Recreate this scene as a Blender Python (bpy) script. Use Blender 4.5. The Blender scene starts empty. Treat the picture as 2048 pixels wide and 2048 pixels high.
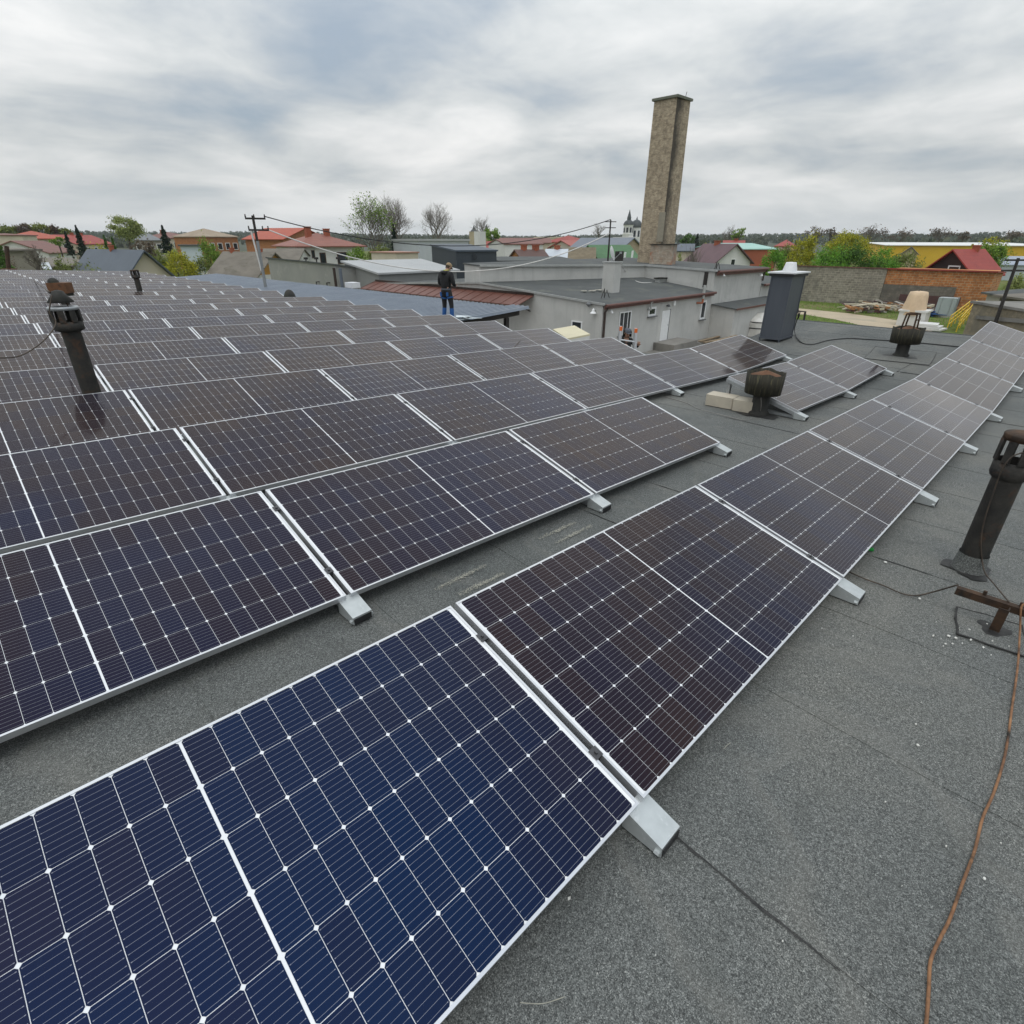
import bpy, math, random
from mathutils import Vector, Matrix
random.seed(7)
SC = bpy.context.scene
COL = SC.collection
R_ = math.radians

# ---------------------------------------------------------------- camera
FPX, PITCH, ROLL, YAW = 1090.6, .4612, .0023, .7804          # focal length in photo pixels (2048 wide)
CAM = Vector((-1.1585, -.5493, 1.6758))
FW = Vector((math.cos(PITCH)*math.sin(YAW), math.cos(PITCH)*math.cos(YAW), -math.sin(PITCH)))
R0 = Vector((math.cos(YAW), -math.sin(YAW), 0)); U0 = R0.cross(FW)
RT = R0*math.cos(ROLL) + U0*math.sin(ROLL); UP = -R0*math.sin(ROLL) + U0*math.cos(ROLL)
cd = bpy.data.cameras.new('camera'); cam = bpy.data.objects.new('camera', cd); COL.objects.link(cam)
cam.matrix_world = Matrix(((RT.x, UP.x, -FW.x, CAM.x), (RT.y, UP.y, -FW.y, CAM.y), (RT.z, UP.z, -FW.z, CAM.z), (0, 0, 0, 1)))
cd.sensor_width = 36; cd.lens = FPX/2048*36; cd.clip_start = .05; cd.clip_end = 20000
SC.camera = cam
SC.render.resolution_x = SC.render.resolution_y = 1024
SC.view_settings.view_transform = 'Standard'; SC.view_settings.look = 'None'
SC.view_settings.exposure = 0; SC.view_settings.gamma = 1
SC.cycles.max_bounces = 6; SC.cycles.diffuse_bounces = 3; SC.cycles.glossy_bounces = 3; SC.cycles.transparent_max_bounces = 6
SC.cycles.use_adaptive_sampling = True; SC.cycles.adaptive_threshold = .012
SC.cycles.use_denoising = True

# ---------------------------------------------------------------- sky: a broken overcast (brighter towards the zenith, as overcast skies are)
SUN_EL, SUN_AZ = R_(70), R_(222)          # azimuth counted from +Y towards +X
W = bpy.data.worlds.new('World'); SC.world = W; W.use_nodes = True
nt = W.node_tree; nt.nodes.clear()
class NT:
    """small helper for writing node trees"""
    def __init__(s, tree): s.t = tree
    def n(s, kind, **kw):
        nd = s.t.nodes.new(kind)
        for k, v in kw.items():
            if k.startswith('i_'):
                key = k[2:]
                nd.inputs[int(key) if key.isdigit() else key.replace('_', ' ')].default_value = v
            else: setattr(nd, k, v)
        return nd
    def l(s, a, b): s.t.links.new(a, b)
    def math(s, op, a, b=None, c=None, clamp=False):
        nd = s.t.nodes.new('ShaderNodeMath'); nd.operation = op; nd.use_clamp = clamp
        for i, x in enumerate((a, b, c)):
            if x is None: continue
            if hasattr(x, 'is_linked'): s.l(x, nd.inputs[i])
            else: nd.inputs[i].default_value = x
        return nd.outputs[0]
    def mix(s, f, a, b, mode='MIX'):
        nd = s.t.nodes.new('ShaderNodeMix'); nd.data_type = 'RGBA'; nd.blend_type = mode
        for i, x in ((0, f), (6, a), (7, b)):
            if hasattr(x, 'is_linked'): s.l(x, nd.inputs[i])
            elif i: nd.inputs[i].default_value = (*x[:3], 1)
            else: nd.inputs[i].default_value = x
        return nd.outputs[2]
    def ramp(s, f, stops, interp='LINEAR'):
        nd = s.t.nodes.new('ShaderNodeValToRGB'); cr = nd.color_ramp; cr.interpolation = interp
        while len(cr.elements) > 1: cr.elements.remove(cr.elements[-1])
        for i, (p, c) in enumerate(stops):
            e = cr.elements[0] if i == 0 else cr.elements.new(p)
            e.position = p; c = (c, c, c) if not hasattr(c, '__len__') else c; e.color = (*c[:3], 1)
        s.l(f, nd.inputs[0]); return nd.outputs[0]
    def noise(s, vec, scale, detail=4, rough=.55, dist=0.0):
        nd = s.n('ShaderNodeTexNoise'); nd.inputs['Scale'].default_value = scale
        nd.inputs['Detail'].default_value = detail; nd.inputs['Roughness'].default_value = rough
        nd.inputs['Distortion'].default_value = dist
        if vec is not None: s.l(vec, nd.inputs['Vector'])
        return nd.outputs[0]
g = NT(nt)
tc = g.n('ShaderNodeTexCoord'); sx = g.n('ShaderNodeSeparateXYZ'); g.l(tc.outputs['Generated'], sx.inputs[0])
elev = g.math('MAXIMUM', sx.outputs[2], 0.0)
den = g.math('ADD', elev, .17)
cx = g.n('ShaderNodeCombineXYZ'); g.l(g.math('DIVIDE', sx.outputs[0], den), cx.inputs[0]); g.l(g.math('DIVIDE', sx.outputs[1], den), cx.inputs[1])
cx.inputs[2].default_value = 20.6
warp = g.n('ShaderNodeVectorMath', operation='ADD'); g.l(cx.outputs[0], warp.inputs[0])
wn = g.n('ShaderNodeTexNoise'); wn.inputs['Scale'].default_value = .8; g.l(cx.outputs[0], wn.inputs['Vector'])
wsc = g.n('ShaderNodeVectorMath', operation='SCALE'); wsc.inputs['Scale'].default_value = .7; g.l(wn.outputs['Color'], wsc.inputs[0]); g.l(wsc.outputs[0], warp.inputs[1])
n1 = g.noise(warp.outputs[0], 1.05, 8, .55); n2 = g.noise(warp.outputs[0], .36, 3, .5)
cl = g.math('ADD', g.math('MULTIPLY', n1, .62), g.math('MULTIPLY', n2, .38))
cloud = g.ramp(cl, [(.38, (.36, .41, .455)), (.45, (.49, .525, .55)), (.50, (.60, .625, .63)), (.55, (.70, .715, .715)), (.64, (.86, .86, .85))])
sky = g.n('ShaderNodeTexSky', sky_type='NISHITA'); sky.sun_disc = False; sky.sun_elevation = SUN_EL; sky.sun_rotation = SUN_AZ
skyc = g.n('ShaderNodeVectorMath', operation='SCALE'); skyc.inputs['Scale'].default_value = .10; g.l(sky.outputs[0], skyc.inputs[0])
gap = g.ramp(cl, [(.34, .35), (.46, .06), (.6, .02)])
col = g.mix(gap, cloud, skyc.outputs[0])
hz = g.ramp(elev, [(0, .9), (.03, .55), (.08, .12), (.12, 0.0)])           # pale, even band of air along the horizon
col = g.mix(hz, col, (.86, .89, .90))
lum = g.math('MULTIPLY_ADD', elev, 1.6, .87)                                # overcast: zenith about 2.5 times the horizon
fin = g.n('ShaderNodeVectorMath', operation='SCALE'); g.l(col, fin.inputs[0]); g.l(lum, fin.inputs['Scale'])
bg = g.n('ShaderNodeBackground'); g.l(fin.outputs[0], bg.inputs[0]); bg.inputs[1].default_value = 1.0
wo = g.n('ShaderNodeOutputWorld'); g.l(bg.outputs[0], wo.inputs[0])

sl = bpy.data.lights.new('sun', 'SUN'); sl.energy = .7; sl.angle = R_(24); sl.color = (1, .96, .9)
sun = bpy.data.objects.new('sun', sl); COL.objects.link(sun)
sd = Vector((math.sin(SUN_AZ)*math.cos(SUN_EL), math.cos(SUN_AZ)*math.cos(SUN_EL), math.sin(SUN_EL)))
sun.rotation_euler = (-sd).to_track_quat('-Z', 'Y').to_euler()

# ---------------------------------------------------------------- photo pixel -> place
def ray(x, y): return FW + RT*((x-1024)/FPX) + UP*((1024-y)/FPX)
def onz(x, y, z): d = ray(x, y); return CAM + d*((z-CAM.z)/d.z)
def onv(x, y, v): d = ray(x, y); return CAM + d*((v-CAM.y)/d.y)
def onu(x, y, u): d = ray(x, y); return CAM + d*((u-CAM.x)/d.x)
def ond(x, y, D): d = ray(x, y); return CAM + d*(D/math.hypot(d.x, d.y))
GZ = -5.0                                                                   # the ground round the workshop
def interp(x, xs, ys):
    if x <= xs[0]: return ys[0] + (x-xs[0])*(ys[1]-ys[0])/(xs[1]-xs[0])
    for i in range(len(xs)-1):
        if x <= xs[i+1]: return ys[i] + (x-xs[i])*(ys[i+1]-ys[i])/(xs[i+1]-xs[i])
    return ys[-1] + (x-xs[-1])*(ys[-1]-ys[-2])/(xs[-1]-xs[-2])
PU = 2.126                                                                  # panel pitch along a row
def prof(u): return interp(u/PU, [-6, 3, 4, 5, 6, 7], [.5556, -.2778, -.3682, -.3417, -.2676, -.1297])   # lower panel edges
CLR = .12
def roofz(u): return prof(u) - CLR
def onroof(x, y):
    z = -.3
    for _ in range(60):
        q = onz(x, y, z); z = .5*z + .5*roofz(q.x)
    return q

# ---------------------------------------------------------------- mesh helpers
ORG = {}
class MB:
    def __init__(s): s.v = []; s.f = []; s.uv = []; s.mi = []; s.cur = 0
    def add(s, vs, fs):
        b = len(s.v); s.v += [tuple(p) for p in vs]
        for f in fs: s.f.append(tuple(b+i for i in f)); s.mi.append(s.cur)
        return s
    def box(s, x0, x1, y0, y1, z0, z1):
        return s.add([(x0,y0,z0),(x1,y0,z0),(x1,y1,z0),(x0,y1,z0),(x0,y0,z1),(x1,y0,z1),(x1,y1,z1),(x0,y1,z1)],
                     [(3,2,1,0),(4,5,6,7),(0,1,5,4),(1,2,6,5),(2,3,7,6),(3,0,4,7)])
    def obox(s, o, ax, ay, az):
        o, ax, ay, az = map(Vector, (o, ax, ay, az))
        p = [o, o+ax, o+ax+ay, o+ay]; p += [q+az for q in p]
        fs = [(3,2,1,0),(4,5,6,7),(0,1,5,4),(1,2,6,5),(2,3,7,6),(3,0,4,7)]
        if ax.cross(ay).dot(az) < 0: fs = [tuple(reversed(f)) for f in fs]
        return s.add(p, fs)
    def slab(s, pts, t):
        """a polygon given a thickness downwards"""
        n = len(pts); a = [Vector(p) for p in pts]; b = [p - Vector((0, 0, t)) for p in a]
        nz = sum((a[i].x*a[(i+1) % n].y - a[(i+1) % n].x*a[i].y) for i in range(n))
        fs = [tuple(range(n)), tuple(range(2*n-1, n-1, -1))] + [(i, n+i, n+(i+1) % n, (i+1) % n) for i in range(n)]
        if nz < 0: fs = [tuple(reversed(f)) for f in fs]
        return s.add(a+b, fs)
    def prism(s, pts, d):
        """a polygon pushed along a vector"""
        n = len(pts); a = [Vector(p) for p in pts]; d = Vector(d); b = [p+d for p in a]
        nn = Vector((0, 0, 0))
        for i in range(1, n-1): nn += (a[i]-a[0]).cross(a[i+1]-a[0])
        fs = [tuple(range(n-1, -1, -1)), tuple(range(n, 2*n))] + [((i+1) % n, n+(i+1) % n, n+i, i) for i in range(n)]
        fs = [tuple(range(n-1, -1, -1)), tuple(range(n, 2*n))] + [(i, (i+1) % n, n+(i+1) % n, n+i) for i in range(n)]
        if nn.dot(d) < 0: fs = [tuple(reversed(f)) for f in fs]
        return s.add(a+b, fs)
    def tube(s, pts, r, n=8, cap=True):
        pts = [Vector(p) for p in pts]; m = len(pts)
        rs = r if hasattr(r, '__len__') else [r]*m
        b = len(s.v); up = None
        for i, p in enumerate(pts):
            t = (pts[min(i+1, m-1)] - pts[max(i-1, 0)]).normalized()
            if up is None: up = Vector((0, 0, 1)) if abs(t.z) < .9 else Vector((1, 0, 0))
            x = up.cross(t)
            if x.length < 1e-6: x = Vector((1, 0, 0)).cross(t)
            x.normalize(); y = t.cross(x); up = y
            for k in range(n):
                a = 2*math.pi*k/n
                s.v.append(tuple(p + (x*math.cos(a) + y*math.sin(a))*rs[i]))
        for i in range(m-1):
            for k in range(n):
                s.f.append((b+i*n+k, b+i*n+(k+1) % n, b+(i+1)*n+(k+1) % n, b+(i+1)*n+k)); s.mi.append(s.cur)
        if cap:
            s.f.append(tuple(b+k for k in range(n-1, -1, -1))); s.mi.append(s.cur)
            s.f.append(tuple(b+(m-1)*n+k for k in range(n))); s.mi.append(s.cur)
        return s
    def lathe(s, prof_, n=20, c=(0, 0, 0), close=False):
        c = Vector(c); b = len(s.v); m = len(prof_)
        for (r, z) in prof_:
            for k in range(n):
                a = 2*math.pi*k/n; s.v.append((c.x+r*math.cos(a), c.y+r*math.sin(a), c.z+z))
        for i in range(m-1 if not close else m):
            j = (i+1) % m
            for k in range(n):
                s.f.append((b+i*n+k, b+i*n+(k+1) % n, b+j*n+(k+1) % n, b+j*n+k)); s.mi.append(s.cur)
        return s
    def capd(s, r, z, n=20, c=(0, 0, 0)):
        c = Vector(c)
        return s.add([(c.x+r*math.cos(2*math.pi*k/n), c.y+r*math.sin(2*math.pi*k/n), c.z+z) for k in range(n)], [tuple(range(n))])
    def mesh(s, name, mats, org=(0, 0, 0), smooth=False):
        me = bpy.data.meshes.new(name)
        o = Vector(org)
        me.from_pydata([(x-o.x, y-o.y, z-o.z) for x, y, z in s.v], [], s.f)
        for m in (mats if isinstance(mats, (list, tuple)) else [mats]): me.materials.append(m)
        if any(s.mi): me.polygons.foreach_set('material_index', s.mi)
        if smooth: me.polygons.foreach_set('use_smooth', [True]*len(me.polygons))
        me.update(); return me
    def build(s, name, mats, parent=None, smooth=False):
        org = Vector((0, 0, 0)); p = parent
        while p is not None:
            org += p.location; p = p.parent
        if parent is None and s.v:
            # origin at the base centre of a lone mesh
            xs = [v[0] for v in s.v]; ys = [v[1] for v in s.v]; zs = [v[2] for v in s.v]
            org = Vector(((min(xs)+max(xs))/2, (min(ys)+max(ys))/2, min(zs)))
        ob = bpy.data.objects.new(name, s.mesh(name, mats, org, smooth)); COL.objects.link(ob)
        if parent is None: ob.location = org
        else: ob.parent = parent
        return ob
def tag(o, label=None, cat=None, group=None, kind=None):
    for k, v in (('label', label), ('category', cat), ('group', group), ('kind', kind)):
        if v: o[k] = v
    return o
def thing(name, label, cat, loc=(0, 0, 0), group=None, kind=None):
    o = bpy.data.objects.new(name, None); COL.objects.link(o); o.location = loc; o.empty_display_size = .1
    return tag(o, label, cat, group, kind)
def put(name, me, parent=None, M=None):
    o = bpy.data.objects.new(name, me); COL.objects.link(o)
    if parent: o.parent = parent
    if M is not None: o.matrix_local = M
    return o

# ---------------------------------------------------------------- materials
MATS = {}
def newmat(name):
    m = bpy.data.materials.new(name); m.use_nodes = True; t = m.node_tree; t.nodes.clear()
    g = NT(t); b = g.n('ShaderNodeBsdfPrincipled'); o = g.n('ShaderNodeOutputMaterial'); g.l(b.outputs[0], o.inputs[0])
    return m, g, b
def bump(g, b, h, strength=.3, dist=.02):
    n = g.n('ShaderNodeBump'); n.inputs['Strength'].default_value = strength; n.inputs['Distance'].default_value = dist
    g.l(h, n.inputs['Height']); g.l(n.outputs[0], b.inputs['Normal'])
def pm(name, c1, c2=None, scale=3.0, rough=.7, metal=0.0, bmp=0.0, bscale=None, detail=5, lo=.35, hi=.68, spec=.4, stretch=None, c3=None, c3s=.6):
    """a two- or three-tone weathered surface"""
    if name in MATS: return MATS[name]
    m, g, b = newmat(name); MATS[name] = m
    tc = g.n('ShaderNodeTexCoord'); vec = tc.outputs['Object']
    if stretch:
        mp = g.n('ShaderNodeMapping'); mp.inputs['Scale'].default_value = stretch; g.l(vec, mp.inputs['Vector']); vec = mp.outputs[0]
    if c2 is None: c2 = tuple(x*.8 for x in c1)
    f = g.ramp(g.noise(vec, scale, detail, .6), [(lo, 0), (hi, 1)])
    col = g.mix(f, c1, c2)
    if c3:
        f3 = g.ramp(g.noise(vec, scale*c3s, 6, .65, .4), [(.55, 0), (.68, 1)])
        col = g.mix(f3, col, c3)
    g.l(col, b.inputs['Base Color']); b.inputs['Roughness'].default_value = rough; b.inputs['Metallic'].default_value = metal
    b.inputs['Specular IOR Level'].default_value = spec
    if bmp: bump(g, b, g.noise(vec, bscale or scale*6, 4, .6), bmp, .01)
    return m
def rot_vec(g, tc):
    """(x+y, z) for walls that stand along x or y"""
    s = g.n('ShaderNodeSeparateXYZ'); g.l(tc.outputs['Object'], s.inputs[0])
    c = g.n('ShaderNodeCombineXYZ'); g.l(g.math('ADD', s.outputs[0], s.outputs[1]), c.inputs[0]); g.l(s.outputs[2], c.inputs[1])
    return c.outputs[0]
def brickmat(name, c1, c2, mortar, bw, bh, ms=.012, stain=None, rough=.85, sq=.0, stains=.35, soot=False):
    if name in MATS: return MATS[name]
    m, g, b = newmat(name); MATS[name] = m
    tc = g.n('ShaderNodeTexCoord'); v = rot_vec(g, tc)
    br = g.n('ShaderNodeTexBrick'); g.l(v, br.inputs['Vector']); br.inputs['Scale'].default_value = 1
    br.inputs['Color1'].default_value = (*c1, 1); br.inputs['Color2'].default_value = (*c2, 1); br.inputs['Mortar'].default_value = (*mortar, 1)
    br.inputs['Mortar Size'].default_value = ms; br.inputs['Brick Width'].default_value = bw; br.inputs['Row Height'].default_value = bh
    br.inputs['Bias'].default_value = 0; br.inputs['Mortar Smooth'].default_value = .2
    col = br.outputs['Color']
    n = g.noise(tc.outputs['Object'], 1/bw*1.1, 5, .65)
    col = g.mix(.55, col, g.ramp(n, [(.3, .35), (.7, 1.25)]), 'MULTIPLY')
    if stain:
        f = g.ramp(g.noise(tc.outputs['Object'], stains, 6, .7, .6), [(.50, 0), (.66, .85)]); col = g.mix(f, col, stain)
    if soot:   # a soot streak that has run down the middle of one face
        ge = g.n('ShaderNodeNewGeometry'); sn = g.n('ShaderNodeSeparateXYZ'); g.l(ge.outputs['Normal'], sn.inputs[0])
        so = g.n('ShaderNodeSeparateXYZ'); g.l(tc.outputs['Object'], so.inputs[0])
        wob = g.math('MULTIPLY_ADD', g.noise(tc.outputs['Object'], .9, 5, .7), 1.6, -.8)
        d_ = g.math('ABSOLUTE', g.math('SUBTRACT', g.math('ADD', so.outputs[0], wob), g.math('MULTIPLY', so.outputs[2], .05)))
        f2 = g.math('MULTIPLY', g.ramp(d_, [(.15, .9), (.95, 0)]), g.math('LESS_THAN', sn.outputs[1], -.5))
        col = g.mix(f2, col, (.045, .040, .034))
    g.l(col, b.inputs['Base Color']); b.inputs['Roughness'].default_value = rough; b.inputs['Specular IOR Level'].default_value = .25
    bump(g, b, g.math('SUBTRACT', n, g.math('MULTIPLY', br.outputs['Fac'], .8)), .6, .02)
    return m

# ---------------------------------------------------------------- the roof underfoot
def felt_material():
    m, g, b = newmat('bitumen_felt'); tc = g.n('ShaderNodeTexCoord'); v = tc.outputs['Object']
    big = g.noise(v, .55, 6, .6, .3); mid = g.noise(v, 5, 5, .6)
    vo = g.n('ShaderNodeTexVoronoi'); vo.inputs['Scale'].default_value = 380; g.l(v, vo.inputs['Vector'])
    wn = g.n('ShaderNodeTexWhiteNoise'); g.l(vo.outputs['Position'], wn.inputs['Vector'])
    gran = g.ramp(wn.outputs['Value'], [(0, (.040, .042, .041)), (.35, (.088, .092, .089)), (.75, (.146, .150, .145)), (.94, (.205, .208, .20)), (1, (.29, .29, .275))])
    fine = g.ramp(g.noise(v, 90, 3, .7), [(.35, .66), (.65, 1.30)])
    col = g.mix(1, gran, fine, 'MULTIPLY')
    col = g.mix(1, col, g.ramp(big, [(.28, (.66, .70, .70)), (.48, (.98, 1, .99)), (.72, (1.25, 1.21, 1.12))]), 'MULTIPLY')
    col = g.mix(g.ramp(mid, [(.55, 0), (.75, .3)]), col, (.075, .079, .070))
    ring = g.ramp(g.noise(v, .8, 3, .5, .6), [(.50, 0), (.512, .20), (.52, .20), (.55, 0)])
    col = g.mix(ring, col, (.19, .185, .165))          # dried puddle rims
    blot = g.ramp(g.noise(v, 1.7, 5, .7, 1.0), [(.60, 0), (.72, .5)])
    col = g.mix(blot, col, (.060, .063, .060))
    g.l(col, b.inputs['Base Color']); b.inputs['Roughness'].default_value = .8; b.inputs['Specular IOR Level'].default_value = .35
    h = g.math('ADD', g.math('MULTIPLY', wn.outputs['Value'], .5), g.math('MULTIPLY', mid, 1.5))
    bump(g, b, h, .5, .003)
    return m
M_FELT = felt_material()
M_TAR = pm('tar_seam', (.012, .012, .012), (.035, .034, .032), 30, .6)
def render_material():
    m, g, b = newmat('grey_render'); tc = g.n('ShaderNodeTexCoord'); v = tc.outputs['Object']
    c = g.ramp(g.noise(v, .5, 6, .65), [(.3, (.42, .42, .40)), (.5, (.48, .48, .46)), (.7, (.53, .525, .50))])
    mp = g.n('ShaderNodeMapping'); mp.inputs['Scale'].default_value = (2.6, 2.6, .22); g.l(v, mp.inputs['Vector'])
    c = g.mix(g.ramp(g.noise(mp.outputs[0], 1.0, 6, .7), [(.52, 0), (.72, .42)]), c, (.30, .30, .285))
    c = g.mix(g.ramp(g.noise(v, .33, 4, .6, 1.2), [(.60, 0), (.64, .35)]), c, (.56, .555, .53))
    g.l(c, b.inputs['Base Color']); b.inputs['Roughness'].default_value = .92; b.inputs['Specular IOR Level'].default_value = .2
    bump(g, b, g.noise(v, 30, 4, .7), .15, .01); return m
M_RENDER = render_material()
wsb = thing('workshop_building', 'flat felt-roofed workshop building carrying the rows of solar panels', 'building', (0, 0, GZ))
mb = MB()
RU0, RU1, RUX, RV0, RVS, RVE = -9.0, 9.35, 15.27, -7.0, 5.15, 45.5
mb.box(RU0+.02, RU1-.02, RV0+.02, RVE-.02, GZ, -.75); mb.box(RU1-.02, RUX-.02, RV0+.03, RVS-.02, GZ, -.75)
mb.build('wall', M_RENDER, wsb)
us = [.12 + .93*i for i in range(-10, 17)]; us = [RU0] + [u for u in us if RU0+.2 < u < RUX-.2] + [RUX]
us_split = []
for a, b_ in zip(us[:-1], us[1:]):
    if a < RU1 < b_: us_split += [(a, RU1, RVE), (RU1, b_, RVS)]
    else: us_split.append((a, b_, RVE if b_ <= RU1 else RVS))
for i, (a, b_, ve) in enumerate(us_split):
    mb = MB(); lap = .07
    # wavy lapped edge on the low-u side
    ns = max(6, int((ve-RV0)/.35)); rng = random.Random(i)
    vs, fs = [], []
    um = (a+b_)/2
    for k in range(ns+1):
        v = RV0 + (ve-RV0)*k/ns; w = .012*math.sin(v*3.1+i) + rng.uniform(-.008, .008)
        wz = .004*math.sin(v*1.3+i*2.0) + rng.uniform(-.002, .002)
        e0 = a - (lap+w if i else 0)
        vs += [(e0, v, roofz(e0)-.02), (e0, v, roofz(e0)+.003), (um, v, roofz(um)+.001+wz*.5), (b_, v, roofz(b_)), (b_, v, roofz(b_)-.30)]
    for k in range(ns):
        for j in range(4): q = k*5+j; fs.append((q, q+5, q+6, q+1))
    mb.add(vs, [tuple(reversed(f)) for f in fs])
    mb.add([vs[j] for j in range(5)], [(0, 1, 2, 3, 4)]); mb.add([vs[ns*5+j] for j in range(5)], [(4, 3, 2, 1, 0)])
    mb.build('felt_strip', M_FELT, wsb)
# tar that has oozed along some of the laps
for i, (u, v0, v1) in enumerate(((.12, -.63, .1), (2.91, -.35, .0), (2.91, 1.0, 1.7), (1.98, 1.0, 1.75), (5.70, 1.1, 2.6), (8.49, -1.2, .9), (11.28, .5, 4.9), (-1.74, .9, 1.8))):
    mb = MB(); rng = random.Random(40+i); n = int((v1-v0)/.04); L_, R2 = [], []
    for k in range(n+1):
        v = v0 + (v1-v0)*k/n; c = u - .075 - .012*math.sin(v*3.1+us.index(min(us, key=lambda q: abs(q-u)))) + rng.uniform(-.003, .003)
        w = (.0022 + .0035*rng.random())*math.sin(math.pi*min(1, max(0.03, k/n)))**.4
        L_.append((c-w, v, roofz(c)+.0055)); R2.append((c+w, v, roofz(c)+.006))
    mb.add(L_+R2, [(k, n+1+k, n+2+k, k+1) for k in range(n)])
    mb.build('tar_bead', M_TAR, wsb)
M_FLASH = pm('grey_flashing', (.10, .105, .11), (.07, .075, .078), 4, .5, .3)
mb = MB(); mb.box(RUX-.004, RUX+.03, RV0, RVS, roofz(RUX)-.36, roofz(RUX)+.012); mb.build('edge_flashing', M_FLASH, wsb)

# ---------------------------------------------------------------- solar panels
PL, PW, TILT = 2.102, 1.03, .2778
VR = [0, 1.7506, 3.508, 5.2777, 7.0445, 8.8088, 10.5735, 12.3416, 14.1187, 15.9112, 17.7218, 19.5521, 21.3972, 23.2521, 25.1113, 26.9704,
      28.8249, 30.6757, 32.5258, 34.3767, 36.23, 38.08, 39.93, 41.78]
OFF = [0, -.0923, -.0773, -.0555, -.0328, -.0142, 0, .0095, .0091, .0027, .013, 0, 0, 0, 0, -.016, -.006, .005, .007, 0, 0, 0, 0, 0]
M_FRAME = pm('aluminium_frame', (.66, .67, .69), (.60, .61, .63), 6, .34, .75)
def pv_shader(m, g, b, col):
    g.l(col, b.inputs['Base Color']); b.inputs['Roughness'].default_value = .45; b.inputs['Specular IOR Level'].default_value = 0
    b.inputs['Coat Weight'].default_value = 1; b.inputs['Coat IOR'].default_value = 1.22
    b.inputs['Sheen Weight'].default_value = .20; b.inputs['Sheen Roughness'].default_value = .32; b.inputs['Sheen Tint'].default_value = (1, .86, .74, 1)      # a film of dust
    tc = g.n('ShaderNodeTexCoord')
    n = g.noise(tc.outputs['Object'], 1.3, 4, .6)
    g.l(g.ramp(n, [(.3, .06), (.7, .12)]), b.inputs['Coat Roughness'])
def cell_material(far, film=77):
    m, g, b = newmat('solar_cell_far' if far else 'solar_cell')
    oi = g.n('ShaderNodeObjectInfo')
    if far:
        at = g.n('ShaderNodeAttribute'); at.attribute_name = 'rnd'
        r = g.math('FRACT', g.math('ADD', at.outputs['Fac'], oi.outputs['Random']))
    else: r = oi.outputs['Random']
    # deposition shade drifts over neighbouring cells as well as from cell to cell
    gp = g.n('ShaderNodeNewGeometry'); mpd = g.n('ShaderNodeMapping'); mpd.inputs['Location'].default_value = (5.3, 2.1, .4); g.l(gp.outputs['Position'], mpd.inputs['Vector']); drift = g.noise(mpd.outputs[0], .6, 2, .5)
    r0 = r; r = g.math('ADD', g.math('MULTIPLY', r, .22), g.math('MULTIPLY_ADD', drift, 1.4, -.45), clamp=True)
    col = g.ramp(r, [(0, (.003, .005, .015)), (.35, (.006, .0045, .005)), (.65, (.018, .011, .006)), (1, (.038, .022, .010))])
    smudge = g.ramp(g.noise(gp.outputs['Position'], 3.5, 6, .75, 1.5), [(.62, 0), (.78, .5)])
    col = g.mix(smudge, col, (.018, .026, .040))          # dried water marks and dust
    uv = g.n('ShaderNodeUVMap'); s = g.n('ShaderNodeSeparateXYZ'); g.l(uv.outputs[0], s.inputs[0])
    fr = g.math('ABSOLUTE', g.math('SUBTRACT', g.math('FRACT', g.math('MULTIPLY', s.outputs[1], 9)), .5))
    line = g.math('LESS_THAN', fr, .024)
    inx = g.math('LESS_THAN', g.math('ABSOLUTE', g.math('SUBTRACT', s.outputs[0], .5)), .455)
    dot = g.math('MULTIPLY', g.math('LESS_THAN', fr, .055), g.math('LESS_THAN', g.math('ABSOLUTE', g.math('SUBTRACT', g.math('ABSOLUTE', g.math('SUBTRACT', s.outputs[0], .5)), .445)), .02))
    lf = g.math('MAXIMUM', g.math('MULTIPLY', line, inx), dot)
    col = g.mix(g.math('MULTIPLY', lf, .55), col, (.36, .37, .40))
    pv_shader(m, g, b, col)
    # the textured silicon shows its nitride antireflection film only in part: blue head-on, brown at a slant
    b2 = g.n('ShaderNodeBsdfPrincipled'); pv_shader(m, g, b2, col)
    b2.inputs['IOR'].default_value = 3.4; b2.inputs['Specular IOR Level'].default_value = .5; b2.inputs['Roughness'].default_value = .42; b2.inputs['Thin Film IOR'].default_value = 2.0
    g.l(g.math('MULTIPLY_ADD', r, -15 if film < 80 else -9, film), b2.inputs['Thin Film Thickness'])
    mx = g.n('ShaderNodeMixShader'); mx.inputs[0].default_value = .20 if film < 80 else .235; g.l(b.outputs[0], mx.inputs[1]); g.l(b2.outputs[0], mx.inputs[2])
    g.l(mx.outputs[0], [n for n in m.node_tree.nodes if n.type == 'OUTPUT_MATERIAL'][0].inputs[0]); return m
M_CELL, M_CELLF, M_CELLB = cell_material(False), cell_material(True), cell_material(False, 82)      # thicker film on the front module imitates its bluer steep-angle reflection
def backsheet_material():
    m, g, b = newmat('white_backsheet'); tc = g.n('ShaderNodeTexCoord')
    pv_shader(m, g, b, g.ramp(g.noise(tc.outputs['Object'], 4, 3), [(.3, (.70, .72, .74)), (.7, (.80, .81, .82))])); return m
M_BACK = backsheet_material()
M_DARK = pm('dark_underside', (.03, .03, .032), (.02, .02, .02), 5, .6)
LIP, FH = .009, .035
def frame_mesh():
    mb = MB()
    for (x0, x1, y0, y1) in ((0, PL, 0, LIP), (0, PL, PW-LIP, PW), (0, LIP, LIP, PW-LIP), (PL-LIP, PL, LIP, PW-LIP)):
        mb.box(x0, x1, y0, y1, -FH, 0)
    return mb.mesh('frame', M_FRAME)
ME_FRAME = frame_mesh()
mb = MB(); mb.box(LIP, PL-LIP, LIP, PW-LIP, -.0085, -.0035); ME_BACK = mb.mesh('backsheet', M_BACK)
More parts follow.
